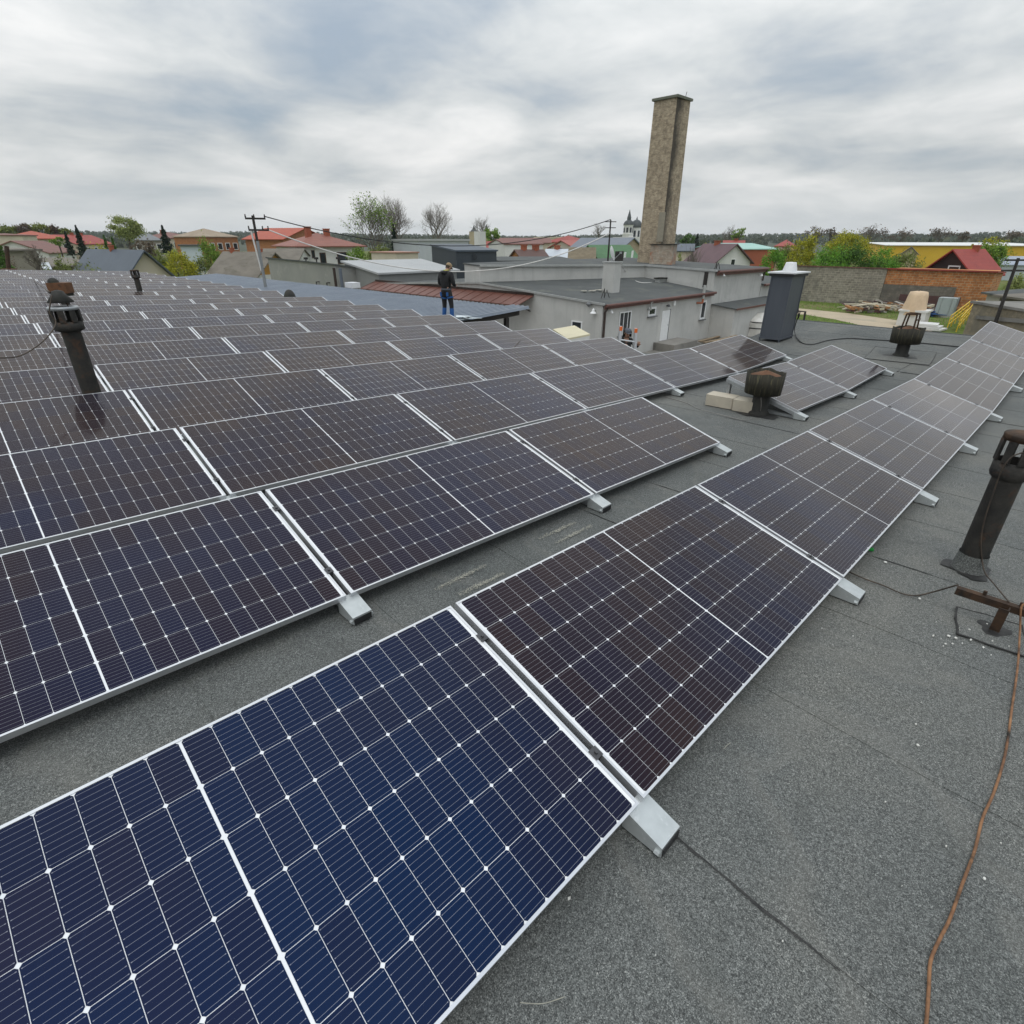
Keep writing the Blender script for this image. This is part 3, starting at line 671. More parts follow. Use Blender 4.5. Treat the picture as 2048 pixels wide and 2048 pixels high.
# felt patches and tar collars worked round the things that pierce the roof
def patch(cx_, cy_, w, d_, rz, seed):
    rng = random.Random(seed); mb = MB(); c, s_ = math.cos(rz), math.sin(rz); P_ = []
    for (a, b2) in ((-1, -1), (0, -1.02), (1, -1), (1.01, 0), (1, 1), (0, .99), (-1, 1), (-1.01, 0)):
        x = a*w/2+rng.uniform(-.01, .01); y = b2*d_/2+rng.uniform(-.01, .01); X = cx_+x*c-y*s_; Y = cy_+x*s_+y*c; P_.append((X, Y, roofz(X)+.009))
    mb.slab(P_, .008); mb.build('felt_patch', M_FELT, wsb)
    mb = MB(); n = len(P_)
    for i in range(n):
        a, b2 = Vector(P_[i]), Vector(P_[(i+1) % n]); mb.tube([a, a.lerp(b2, .5)+Vector((rng.uniform(-.006, .006), rng.uniform(-.006, .006), 0)), b2], [rng.uniform(.003, .007) for _ in range(3)], 5, False)
    mb.build('tar_bead', M_TAR, wsb)
patch(tb.x-.02, tb.y+.02, .34, .30, .15, 1); patch(3.3, -1.2, .9, .5, .05, 2); patch(9.1, 2.6, 1.0, .7, .1, 3); patch(11.3, 1.2, .8, .9, -.05, 4); patch(v2.x, v2.y, 1.3, 1.1, .1, 5); patch(1.1, -1.75, .6, .8, -.1, 6)
def collar(P_, r, seed):
    rng = random.Random(seed); n = 22; mb = MB(); R3 = [r*(1+.22*math.sin(3*a_+seed)+rng.uniform(-.12, .12)) for a_ in [6.283*k/n for k in range(n)]]
    vs = [(P_.x, P_.y, roofz(P_.x)+.014)] + [(P_.x+R3[k]*math.cos(6.283*k/n), P_.y+R3[k]*math.sin(6.283*k/n), roofz(P_.x+R3[k]*math.cos(6.283*k/n))+.0105) for k in range(n)]
    mb.add(vs, [(0, 1+k, 1+(k+1) % n) for k in range(n)]); mb.build('tar_collar', M_TAR, wsb)
collar(v1, .23, 1); collar(v2, .27, 2); collar(Pr, .13, 3); collar(Pp, .17, 4); collar(Vector((tb.x, tb.y, 0)), .07, 5)

# ---------------------------------------------------------------- ground, yard, drive, hills
def ground_mat():
    m, g, b = newmat('rough_grass_ground'); tc = g.n('ShaderNodeTexCoord'); v = tc.outputs['Object']
    a = g.ramp(g.noise(v, .05, 6, .65), [(.35, (.085, .13, .022)), (.52, (.12, .15, .04)), (.66, (.19, .165, .085))])
    c = g.ramp(g.noise(v, 1.4, 5, .7), [(.3, .6), (.7, 1.3)])
    g.l(g.mix(1, a, c, 'MULTIPLY'), b.inputs['Base Color']); b.inputs['Roughness'].default_value = .95; b.inputs['Specular IOR Level'].default_value = .1
    bump(g, b, g.noise(v, 4, 5, .7), .6, .1); return m
mb = MB(); NR = 48
rs = [0, 60, 150, 300, 450]
vs = [(0, 0, GZ)]; fs = []
for ri, r in enumerate(rs[1:]):
    for k in range(NR): a = 2*math.pi*k/NR; vs.append((r*math.cos(a), r*math.sin(a), GZ))
for k in range(NR): fs.append((0, 1+k, 1+(k+1) % NR))
for ri in range(len(rs)-2):
    for k in range(NR): b0_ = 1+ri*NR; fs.append((b0_+k, b0_+NR+k, b0_+NR+(k+1) % NR, b0_+(k+1) % NR))
# the land goes on and rises into low wooded hills
def hill(a, r):
    t = max(0, min(1, (r-450)/1500)); h = 17*t*t*(3-2*t)
    return GZ + h*(1 + .16*math.sin(a*5+1) + .10*math.sin(a*11+2) + .06*math.sin(a*23)) - (0 if r < 2400 else 12)
b0_ = 1+(len(rs)-2)*NR; N2 = 192; rr2 = [450, 700, 950, 1250, 1600, 1950, 2350, 2550]
mb.add(vs, fs)
v2s, f2s = [], []
for r in rr2:
    for k in range(N2): a = 2*math.pi*k/N2; v2s.append((r*math.cos(a)*.999, r*math.sin(a)*.999, hill(a, r)))
for i in range(len(rr2)-1):
    for k in range(N2): f2s.append((i*N2+k, (i+1)*N2+k, (i+1)*N2+(k+1) % N2, i*N2+(k+1) % N2))
M_GROUND = ground_mat()
tag(mb.build('ground', M_GROUND), kind='structure')
hm = MB(); hm.add(v2s, f2s); tag(hm.build('hills', pm('hill_cover', (.050, .066, .040), (.072, .076, .046), .02, .95, detail=8)), kind='structure')
M_YARD = pm('worn_yard', (.26, .245, .22), (.17, .165, .15), .5, .92, bmp=.2, bscale=20, c3=(.10, .10, .09), c3s=.7)
mb = MB(); mb.slab([(9.4, 5.2, GZ+.004), (15.3, 5.2, GZ+.004), (15.4, -6, GZ+.004), (40, -2, GZ+.004), (50, 8, GZ+.004), (52, 20, GZ+.004), (26.6, 20, GZ+.004), (26.6, 46, GZ+.004), (9.4, 46, GZ+.004)], .002); tag(mb.build('yard', M_YARD), kind='structure')
M_SAND = pm('sandy_drive', (.46, .38, .27), (.38, .32, .23), .4, .95, bmp=.2, bscale=12, c3=(.32, .29, .22), c3s=.6)
mb = MB(); near_ = [(1540, 628), (1610, 629), (1666, 638), (1720, 650), (1790, 661), (1850, 672)]; far_ = [(1880, 652), (1840, 648), (1790, 640), (1700, 627), (1600, 617), (1540, 612)]
mb.slab([tuple(onz(x, y, GZ+.012)) for x, y in near_+far_], .005); tag(mb.build('sandy_drive', M_SAND), kind='structure')

def onplane(x, y, f, z0=-1.0):
    z = z0
    for _ in range(80):
        q = onz(x, y, z); z = .6*z + .4*f(q.x, q.y)
    return q
# ---------------------------------------------------------------- lean-to with corrugated roof
def corz(u, v=0): return -.85 + .05*(u-9.2)
CU0, CU1, CV0, CV1 = 9.28, 14.2, 14.35, 46.0
M_CORR = pm('corrugated_sheet', (.25, .285, .335), (.21, .24, .285), 1.2, .36, .5, c3=(.28, .31, .35), c3s=.5)
lt = thing('corrugated_lean_to', 'lean-to with bluish corrugated metal roof beside the panels', 'lean-to', ((CU0+CU1)/2, CV0, GZ))
nsh = 32; wsh = (CV1-CV0)/nsh; NW = 4
for i in range(nsh):
    v0 = CV0+i*wsh; mb = MB(); vs = []; pf = []
    for k in range(NW):
        p = wsh/NW; s0 = v0+k*p
        pf += [(s0, 0), (s0+.32*p, 0), (s0+.40*p, .085), (s0+.66*p, .085), (s0+.74*p, 0)]
    pf.append((v0+wsh+.02, .0))
    e1 = CU1 + (.35 if i == 0 else random.Random(i).uniform(-.02, .02)); lift = .003*(i % 2)
    for (v, dz_) in pf: vs += [(CU0, v, corz(CU0)+dz_+lift), (e1, v, corz(e1)+dz_+lift)]
    n = len(pf); top = [(2*k, 2*k+1, 2*k+3, 2*k+2) for k in range(n-1)]
    mb.add(vs, top); mb.add([(x, y, z-.004) for x, y, z in vs], [tuple(reversed(f)) for f in top])
    mb.add([p for k in range(n) for p in (vs[2*k+1], (vs[2*k+1][0], vs[2*k+1][1], vs[2*k+1][2]-.004))], [(2*k, 2*k+1, 2*k+3, 2*k+2) for k in range(n-1)])
    mb.build('roof_sheet', M_CORR, lt)
M_BEAM = pm('dark_timber', (.02, .018, .016), (.035, .03, .026), 5, .7)
for v in (CV0+.25, CV0+8, CV0+16, CV0+24, CV1-.5):
    mb = MB(); mb.obox((CU0, v-.06, corz(CU0)-.20), (CU1-CU0-.05, 0, corz(CU1)-corz(CU0)), (0, .12, 0), (0, 0, .19)); mb.build('beam', M_BEAM, lt)
    mb = MB(); mb.box(CU1-.75, CU1-.6, v-.07, v+.07, GZ, corz(CU1)-.24); mb.build('post', M_BEAM, lt)
    mb = MB(); mb.tube([(CU1-.7, v, corz(CU1)-1.1), (CU1-1.7, v, corz(CU1)-.28)], .06, 6); mb.build('brace', M_BEAM, lt)
mb = MB(); mb.box(CU0+.3, CU1-.9, 46.02, 46.2, GZ, corz(CU0)-.05); mb.build('end_wall', M_RENDER, lt)
P = onplane(706, 577, corz); mb = MB(); mb.box(P.x-.25, P.x+.25, P.y-.35, P.y+.35, P.z+.045, P.z+.30); tag(mb.build('white_box', M_WCAP), 'small white box on the outer edge of the corrugated roof', 'box')
P = onplane(930, 641, corz); mb = MB(); rng = random.Random(5)
for k in range(5): mb.slab([(P.x+rng.uniform(-.3, .3)+a*.22, P.y+rng.uniform(-.25, .25)+b_*.2, P.z+.06+k*.018) for a, b_ in ((-1, -1), (1, -.8), (.9, 1), (-.8, .9))], .015)
tag(mb.build('foil_sheet', pm('pale_foil', (.72, .78, .80), (.60, .66, .68), 9, .5)), 'crumpled pale foil lying on the corrugated roof by the person', 'foil')

# roof mast with cross-arms that carries the cables
pb_ = onplane(532, 577, corz); axP = axis_from(522, 510)
t = thing('cable_mast', 'slim mast with two cross-arms on the corrugated roof', 'mast', pb_)
M_POLE = pm('weathered_pole', (.10, .10, .095), (.15, .15, .14), 3, .8)
zt_ = zat(*axP(431), pb_); zm = zat(*axP(482), pb_)
mb = MB(); mb.tube([(pb_.x, pb_.y, pb_.z), (pb_.x, pb_.y, zm)], .085, 8); mb.build('lower_tube', pm('grey_paint', (.24, .25, .25), (.19, .2, .2), 3, .6), t)
mb = MB(); mb.tube([(pb_.x, pb_.y, zm), (pb_.x, pb_.y, zt_)], .07, 8); mb.build('upper_tube', M_BEAM, t)
arms = []
for (xa, xb, y) in ((490, 531, 437), (497, 538, 460)):
    a = nearp(xa, y, pb_); b_ = nearp(xb, y, pb_); a.z = b_.z = zat(*axP(y), pb_); arms.append((a, b_))
    mb = MB(); d = (b_-a); mb.obox(a-Vector((0, 0, .045)), d, Vector((-d.y, d.x, 0)).normalized()*.08, (0, 0, .09)); arm = mb.build('cross_arm', M_BEAM, t)
    for f in (.03, .45 if y == 437 else .7, .97):
        q = a.lerp(b_, f); mb = MB(); mb.lathe([(.03, .045), (.045, .10), (.025, .13), (.04, .18), (.01, .2)], 8, q); mb.build('insulator', M_BEAM, arm)
mb = MB(); mb.tube([nearp(502, 462, pb_), nearp(523, 541, pb_)], .045, 6); mb.build('stay', M_WHITEC, t)

# ---------------------------------------------------------------- low grey building, tall block, shed
M_WFRAME = pm('white_pvc', (.78, .79, .79), (.72, .73, .73), 4, .4)
def glassmat():
    m, g, b = newmat('window_glass'); b.inputs['Base Color'].default_value = (.025, .03, .035, 1); b.inputs['Roughness'].default_value = .06; b.inputs['Specular IOR Level'].default_value = .6; return m
M_GLASS = glassmat()
M_BROWN = pm('brown_gutter', (.13, .055, .042), (.10, .042, .034), 3, .5)
M_DKBROWN = pm('dark_downpipe', (.045, .028, .022), (.035, .022, .018), 3, .5)
M_ROOFG = pm('weathered_felt', (.085, .092, .09), (.065, .07, .069), .8, .85, bmp=.3, bscale=8, c3=(.12, .125, .105), c3s=.8)
M_SILL = pm('grey_sill', (.14, .145, .15), (.11, .115, .12), 4, .5)
def win(parent, o, ax, out, w, h, fr=.07, mull=(), trans=(), mat=None, sill=True, depth=.05):
    """window: frame (> pane, bars) and sill on a wall; o = lower left, ax = unit vector along the wall, out = outward normal"""
    o, ax, out = Vector(o), Vector(ax), Vector(out); up = Vector((0, 0, 1)); mat = mat or M_WFRAME
    mb = MB()
    for (a, b_, c, d) in ((0, w, 0, fr), (0, w, h-fr, h), (0, fr, fr, h-fr), (w-fr, w, fr, h-fr)):
        mb.obox(o+ax*a+up*c-out*.02, ax*(b_-a), out*(depth+.02), up*(d-c))
    for m_ in mull: mb.obox(o+ax*(m_*w-fr*.4)+up*fr-out*.01, ax*fr*.8, out*(depth+.005), up*(h-2*fr))
    for m_ in trans: mb.obox(o+ax*fr+up*(m_*h-fr*.4)-out*.01, ax*(w-2*fr), out*(depth+.002), up*fr*.8)
    f = mb.build('window', mat, parent)
    mb = MB(); mb.obox(o+ax*fr*.9+up*fr*.9-out*.01, ax*(w-1.8*fr), out*(depth*.5+.01), up*(h-1.8*fr)); mb.build('pane', M_GLASS, f)
    if sill: mb = MB(); mb.obox(o-ax*.06-up*.07, ax*(w+.12), out*(depth+.12), up*.066); mb.build('sill', M_SILL, f)
    return f
FV, LU, RU_ = 20.0, 26.7, 40.06
lb = thing('grey_workshop', 'low grey rendered workshop with brown gutter and white door', 'building', (33, 26, GZ))
ZF, ZR = -1.62, -.95
BL, BR = Vector((LU, 30.9, 0)), Vector((RU_, 26.0, 0))
mb = MB()
mb.add([(LU, FV, GZ), (RU_, FV, GZ), (RU_, FV, ZF-.05), (LU, FV, ZF-.05)], [(0, 1, 2, 3)])
mb.add([(LU, 44, GZ), (LU, FV, GZ), (LU, FV, ZF-.05), (LU, 30.7, ZR-.05), (LU, 44, -1.62)], [(0, 1, 2, 3, 4)])
mb.add([(RU_, 44, GZ), (LU, 44, GZ), (LU, 44, -1.62), (RU_, 44, -1.62)], [(0, 1, 2, 3)]); mb.build('wall', M_RENDER, lb)
mb = MB(); o_ = .12
roofq = [(LU-o_, FV-.25, ZF-.03), (RU_-.01, FV-.25, ZF-.03), (RU_-.01, 26.0, -.92), (LU+.5, 30.85, ZR+.02), (LU-o_, 30.9, ZR)]
mb.slab(roofq, .06); mb.slab([(LU-o_, 30.91, ZR), (RU_-.1, 30.9, ZR-.05), (RU_-.1, 44.1, -1.6), (LU-o_, 44.1, -1.6)], .06); mb.build('roof', M_ROOFG, lb)
M_LFLASH = pm('pale_flashing', (.46, .47, .46), (.38, .39, .38), 4, .45, .4)
mb = MB(); mb.obox((LU-o_-.03, FV-.2, ZF-.09), (0, 11.1, ZR-ZF), (.06, 0, 0), (0, 0, .12)); mb.obox((LU-o_-.03, 30.91, ZR-.09), (0, 13.1, -1.62-ZR), (.06, 0, 0), (0, 0, .12)); mb.build('verge_flashing', M_LFLASH, lb)
mb = MB(); mb.tube([(LU-.1, FV-.32, ZF-.10), (RU_, FV-.32, ZF-.10)], .09, 8); mb.build('gutter', M_BROWN, lb)
mb = MB(); mb.box(LU-.1, RU_-.02, FV-.24, FV-.18, ZF-.30, ZF-.095); mb.build('fascia', M_BROWN, lb)
mb = MB(); mb.tube([(LU+.12, FV-.32, ZF-.12), (LU+.12, FV-.1, ZF-.5), (LU+.12, FV-.1, GZ+.2)], .07, 8); mb.build('downpipe', M_DKBROWN, lb)
def fv(x, y): return onv(x, y, FV)
def fwin(x0, y0, x1, y1, **k):
    a = fv(x0, y1); b_ = fv(x1, y0); return win(lb, (min(a.x, b_.x), FV, a.z), (1, 0, 0), (0, -1, 0), abs(b_.x-a.x), b_.z-a.z, **k)
# tall three-part window, small window, narrow window by the tall block
a = fv(1237, 672); b_ = fv(1256, 622); win(lb, (a.x-.1, FV, a.z), (1, 0, 0), (0, -1, 0), 1.25, b_.z-a.z, mull=(.36, .72))
a = fv(1295, 633); b_ = fv(1312, 613); win(lb, (a.x, FV, a.z), (1, 0, 0), (0, -1, 0), b_.x-a.x, b_.z-a.z, fr=.12)
a = fv(1399, 639); b_ = fv(1409, 601); win(lb, (a.x-.1, FV, a.z), (1, 0, 0), (0, -1, 0), .75, b_.z-a.z, fr=.12)
a = fv(1318, 682); mb = MB(); mb.box(a.x, a.x+.95, FV-.03, FV+.05, a.z, a.z+1.95); dr = mb.build('door', M_WFRAME, lb)
mb = MB(); mb.box(a.x+.82, a.x+.85, FV-.06, FV-.031, a.z+.95, a.z+1.03); mb.build('handle', M_GALVD, dr)
mb = MB(); mb.box(a.x+.95, a.x+1.06, FV-.02, FV+.05, a.z, a.z+2.0); mb.build('door_jamb', M_SILL, lb)
def lwall(x, y): return onu(x, y, LU)
a = lwall(1143, 659); b_ = lwall(1165, 643); win(lb, (LU, a.y, a.z), (0, -1, 0), (-1, 0, 0), a.y-b_.y, .55, fr=.07)
for (x, y) in ((1182, 607),): q = lwall(x, y); mb = MB(); mb.lathe([(.05, .1), (.16, .0), (.16, -.06), (.02, -.18)], 12, (q.x-.2, q.y, q.z)); mb.tube([(q.x, q.y, q.z+.12), (q.x-.2, q.y, q.z+.1)], .025, 5); mb.build('wall_lamp', M_SILL, lb)
q = lwall(1191, 623); mb = MB(); mb.lathe([(.02, .2), (.07, .12), (.09, .02), (.20, -.08), (.19, -.1), (.01, -.06)], 12, (q.x-.22, q.y, q.z)); mb.tube([(q.x, q.y, q.z+.1), (q.x-.22, q.y, q.z+.12)], .025, 5); mb.build('floodlight', M_WFRAME, lb)
q = fv(1217, 622); mb = MB(); mb.tube([(q.x, FV, q.z), (q.x, FV-.22, q.z), (q.x, FV-.3, q.z-.12)], .07, 8); mb.build('camera', M_WFRAME, lb)
q = fv(1347, 603); mb = MB(); mb.box(q.x-.1, q.x+.1, FV-.14, FV, q.z-.25, q.z+.22); mb.build('alarm_box', M_WFRAME, lb)
q = fv(1296, 606); mb = MB(); mb.tube([(q.x, FV, q.z-.4), (q.x, FV-.25, q.z-.4), (q.x, FV-.25, q.z+.05)], .06, 8); mb.tube([(q.x, FV-.25, q.z+.05), (q.x, FV-.25, q.z+.14)], .12, 10); mb.build('flue', M_LFLASH, lb)
q = fv(1333, 612); mb = MB(); mb.tube([(q.x, FV, q.z), (q.x, FV-.2, q.z+.1)], .04, 6); mb.lathe([(.04, .0), (.12, -.14), (.01, -.16)], 10, (q.x, FV-.2, q.z+.1)); mb.build('door_lamp', M_SILL, lb)
q = fv(1399, 605); mb = MB(); mb.tube([(q.x-.45, FV-.0, q.z), (q.x-.1, FV-.28, q.z)], .07, 8); mb.tube([(q.x-.1, FV-.28, q.z), (q.x-.1, FV-.28, q.z+.28)], .085, 8); mb.build('flue_elbow', pm('terracotta_plastic', (.40, .14, .07), (.34, .12, .06), 5, .5), lb)
mb = MB(); zt2 = fv(1403, 570).z; mb.tube([(q.x-.1, FV-.28, q.z+.28), (q.x-.1, FV-.28, zt2)], .10, 10); mb.build('flue_pipe', M_LFLASH, lb)
# long red-brown canopy on the side wall
aw = thing('wall_canopy', 'long red-brown sheet canopy on the grey side wall', 'canopy', (LU-.8, 34, -1.9))
M_AWN = pm('red_brown_sheet', (.155, .062, .044), (.125, .05, .036), 1, .5, .1, c3=(.175, .078, .056), c3s=.5)
mb = MB(); mb.slab([(LU-.002, 25.6, -1.5), (LU-.002, 44.6, -1.5), (LU-1.55, 44.6, -2.0), (LU-1.55, 25.6, -2.0)], .05); mb.build('sheet', M_AWN, aw)
for k in range(19):
    v = 25.6+1.03*(k+.5); mb = MB(); mb.obox((LU-1.54, v-.015, -1.997), (1.5, 0, .485), (0, .03, 0), (0, 0, .03)); mb.build('standing_seam', M_AWN, aw)
mb = MB(); mb.box(LU-.06, LU-.003, 25.6, 44.6, -1.49, -1.36); mb.build('head_flashing', M_DKBROWN, aw)
for v in (25.9, 30, 34, 38, 42, 44.3): mb = MB(); mb.tube([(LU, v, -2.5), (LU-1.4, v, -2.02)], .035, 5); mb.build('strut', M_BEAM, aw)
# tall block behind
tb_ = thing('tall_grey_block', 'taller grey block with felt roof behind the low workshop', 'building', (42, 28, GZ))
def tz(u, v): return -.20 + (v-20)*.033
TU = 48.6
mb = MB(); foot = [(RU_, FV-.004), (TU, FV-.004), (TU, 33.5), (LU+.4, 33.0), (LU+.02, 30.92), (RU_, 26.0)]
n = len(foot); mb.add([(x, y, GZ) for x, y in foot] + [(x, y, tz(x, y)-.06) for x, y in foot], [(i, (i+1) % n, n+(i+1) % n, n+i) for i in range(n)]); mb.build('wall', M_RENDER, tb_)
mb = MB(); foot2 = [(RU_-.08, FV-.25), (TU+.12, FV-.25), (TU+.12, 33.6), (LU+.35, 33.1), (LU-.05, 30.8), (RU_-.08, 25.9)]
mb.add([(x, y, tz(x, y)) for x, y in foot2] + [(x, y, tz(x, y)-.08) for x, y in foot2], [(0, 1, 2, 5), (2, 3, 4, 5), (11, 8, 7, 6), (11, 10, 9, 8)] + [(i, n+i, n+(i+1) % n, (i+1) % n) for i in range(n)]); mb.build('roof', M_ROOFG, tb_)
for (p, q_) in ((foot2[4], foot2[5]), (foot2[5], foot2[0])):
    a = Vector((*p, tz(*p))); b_ = Vector((*q_, tz(*q_))); d = b_-a; nn = Vector((-d.y, d.x, 0)).normalized()*.04
    mb = MB(); mb.obox(a-nn+Vector((0, 0, -.10)), d, nn*2, (0, 0, .14)); mb.build('coping', M_LFLASH, tb_)
mb = MB(); mb.tube([(RU_-.05, FV-.34, tz(0, 20)-.12), (TU+.1, FV-.34, tz(0, 20)-.12)], .10, 8); mb.build('gutter', M_BROWN, tb_)
mb = MB(); mb.box(RU_-.05, TU+.1, FV-.26, FV-.2, tz(0, 20)-.36, tz(0, 20)-.10); mb.build('fascia', M_BROWN, tb_)
mb = MB(); mb.tube([(TU-.1, FV-.34, tz(0, 20)-.14), (TU-.1, FV-.12, tz(0, 20)-.5), (TU-.1, FV-.12, -1.25)], .07, 6); mb.build('downpipe', M_DKBROWN, tb_)
q = onu(1418, 545, RU_); mb = MB(); mb.box(RU_-.05, RU_-.003, 20.5, 20.8, -1.4, -.35); mb.build('dark_strip', M_BEAM, tb_)
for (x, y) in ((1441, 548), (1517, 548)):
    q = fv(x, y); mb = MB(); mb.tube([(q.x, FV, q.z), (q.x, FV-.25, q.z-.05)], .035, 5); mb.lathe([(.04, .08), (.15, -.08), (.01, -.10)], 10, (q.x, FV-.25, q.z-.05)); mb.build('floodlight', M_WFRAME, tb_)
# lower wing beyond
q0 = fv(1517, 569); mb = MB(); t = thing('grey_side_wing', 'lower grey wing with brown gutter past the tall block', 'building', (52, 22, GZ))
mb.box(TU+.13, 56, FV, 28, GZ, q0.z); mb.build('wall', M_RENDER, t); mb = MB(); mb.slab([(TU+.13, FV-.2, q0.z+.02), (56.2, FV-.2, q0.z+.02), (56.2, 28, q0.z+.75), (TU+.13, 28, q0.z+.75)], .08); mb.build('roof', M_ROOFG, t)
mb = MB(); mb.tube([(TU+.13, FV-.28, q0.z-.06), (56.2, FV-.28, q0.z-.06)], .10, 8); mb.build('gutter', M_BROWN, t)
# shed in front of the tall block
s0 = onu(1470, 617, RU_+.3); SV = s0.y; sz = s0.z
t = thing('grey_shed', 'grey flat-roofed shed built against the tall block', 'shed', (45, (SV+FV)/2, GZ))
zb_ = fv(1420, 609).z
mb = MB(); mb.prism([(RU_+.3, FV-.01, GZ), (RU_+.3, SV, GZ), (RU_+.3, SV, sz-.04), (RU_+.3, FV-.01, zb_-.04)], (9.5, 0, 0)); mb.build('wall', M_RENDER, t)
mb = MB(); mb.slab([(RU_+.15, SV-.2, sz), (RU_+10, SV-.2, sz), (RU_+10, FV-.02, zb_+.02), (RU_+.15, FV-.02, zb_+.02)], .07); mb.build('roof', M_ROOFG, t)
mb = MB(); mb.box(RU_+.15, RU_+10, SV-.24, SV-.2, sz-.12, sz+.01); mb.build('fascia', M_BROWN, t)
# chimney and its brick annex on the roof
DCH = 53.0; cl_ = ond(1281, 500, DCH); cr_ = ond(1346, 490, DCH); cm = ond(1310, 500, DCH-1.4)
M_CHB = brickmat('weathered_brick', (.50, .40, .275), (.30, .23, .15), (.45, .40, .315), .27, .077, .014, stain=(.20, .16, .115), stains=2.2, soot=True)
ch = thing('brick_chimney', 'tall square weathered brick chimney above the grey roofs', 'chimney', (cm.x, cm.y, tz(0, 29)))
zt3 = ond(1342, 203, DCH).z; hw = 1.02; c0 = Vector(((cl_.x+cr_.x)/2, (cl_.y+cr_.y)/2, 0)); zb3 = tz(0, c0.y)
mb = MB(); h1 = 1.06; vs = []
for z, h in ((zb3-.3, 1.10), (zb3+1.3, 1.06), (zt3, .98)):
    vs += [(c0.x-h, c0.y-h, z), (c0.x+h, c0.y-h, z), (c0.x+h, c0.y+h, z), (c0.x-h, c0.y+h, z)]
mb.add(vs, [(i*4+k, i*4+(k+1) % 4, (i+1)*4+(k+1) % 4, (i+1)*4+k) for i in range(2) for k in range(4)]); mb.build('shaft', M_CHB, ch)
M_MOSS = pm('mossy_concrete', (.16, .165, .13), (.11, .12, .09), 3, .9, bmp=.3, bscale=15)
mb = MB(); mb.box(c0.x-1.12, c0.x+1.12, c0.y-1.12, c0.y+1.12, zt3, zt3+.16); mb.build('coping', M_MOSS, ch)
mb = MB(); mb.box(c0.x-.7, c0.x+.7, c0.y-.7, c0.y+.7, zt3+.16, zt3+.165); mb.build('flue_mouth', M_SOOT, ch)
za = ond(1318, 425, DCH-1).z
mb = MB(); mb.box(c0.x-1.16, c0.x-1.03, c0.y-1.14, c0.y-.62, zb3+1.6, za); mb.build('repair_strip', pm('cement_patch', (.30, .27, .21), (.25, .23, .18), 5, .9), ch)
mb = MB(); mb.tube([(c0.x+.2, c0.y-.98, zt3+.16), (c0.x+.3, c0.y-.98, zt3+.5)], .02, 5); mb.build('rod', M_RUSTD, ch)
for z in ():
    mb = MB()
    for s_ in (-1, 1): mb.box(c0.x-1.09, c0.x+1.09, c0.y+s_*1.075-.012, c0.y+s_*1.075+.012, z, z+.05); mb.box(c0.x+s_*1.075-.012, c0.x+s_*1.075+.012, c0.y-1.09, c0.y+1.09, z, z+.05)
    mb.build('iron_band', M_RUSTD, ch)
an = ond(1325, 500, DCH-2.4); t = thing('brick_annex', 'low pale brick annex with sheet lid against the chimney foot', 'annex', (an.x, an.y, tz(0, an.y)))
M_ANN = brickmat('limewashed_brick', (.42, .36, .29), (.36, .28, .21), (.40, .36, .30), .27, .077, .012, stain=(.38, .15, .08), stains=.9)
a0 = ond(1301, 500, DCH-2.2); a1 = ond(1346, 500, DCH-2.6); rtv = (a1-a0); rtv.z = 0; bkv = Vector((-rtv.y, rtv.x, 0)).normalized()*1.5
zA = ond(1325, 489, DCH-2.4).z; zB = tz(0, a0.y)
mb = MB(); mb.obox((a0.x, a0.y, zB-.2), rtv, bkv, (0, 0, zA-zB+.2)); mb.build('wall', M_ANN, t)
mb = MB(); e = rtv.normalized()*.15; f_ = bkv.normalized()*.15; mb.obox((a0.x-e.x-f_.x, a0.y-e.y-f_.y, zA), rtv+2*e, bkv+f_, Vector((0, 0, .05))); mb.build('lid', M_SOOT, t)
# dish pillar on the low roof
def lz(u, v): return -1.62 + (v-20)*.085
dp = onplane(1221, 581, lz); t = thing('roof_pillar', 'grey rendered stack on the low roof under the satellite dish', 'stack', dp)
ztp = zat(1222, 525, dp); mb = MB(); mb.box(dp.x-.4, dp.x+.4, dp.y-.45, dp.y+.45, dp.z-.2, ztp); mb.build('shaft', M_RENDER, t)
mb = MB(); mb.box(dp.x-.46, dp.x+.46, dp.y-.51, dp.y+.51, ztp, ztp+.07); mb.build('cap', M_LFLASH, t)
mb = MB(); mb.box(dp.x+.401, dp.x+.47, dp.y-.35, dp.y+.1, dp.z, dp.z+.75); mb.build('flue_hatch', M_DARK, t)
t = thing('satellite_dish', 'white satellite dish on the grey roof stack', 'satellite dish', (dp.x, dp.y, ztp+.07))
mb = MB(); cdx = Vector((dp.x-.1, dp.y, ztp+.55)); nrm = Vector((.75, -.6, .28)).normalized(); X_ = nrm.cross(Vector((0, 0, 1))).normalized(); Y_ = X_.cross(nrm)
vs = []; fs = []
for ri, (rr_, dd) in enumerate(((.02, -.09), (.2, -.075), (.36, -.03), (.47, .03))):
    for k in range(20): a = 2*math.pi*k/20; vs.append(cdx + X_*rr_*.8*math.cos(a) + Y_*rr_*math.sin(a) + nrm*dd)
fs = [(i*20+k, i*20+(k+1) % 20, (i+1)*20+(k+1) % 20, (i+1)*20+k) for i in range(3) for k in range(20)]
mb.add(vs, fs); mb.add([v-nrm*.02 for v in vs], [tuple(reversed(f)) for f in fs]); mb.build('reflector', M_WFRAME, t, True)
mb = MB(); mb.tube([(dp.x-.1, dp.y, ztp+.07), (dp.x-.1, dp.y, ztp+.5)], .035, 6); mb.build('mast', M_GALVD, t)
mb = MB(); mb.tube([cdx-Y_*.4, cdx+nrm*.55-Y_*.12], .02, 5); mb.box(*[c for w_ in zip(cdx+nrm*.55-Y_*.12-Vector((.06, .06, .06)), cdx+nrm*.55-Y_*.12+Vector((.06, .06, .06))) for c in w_]); mb.build('feed_arm', M_GALVD, t)
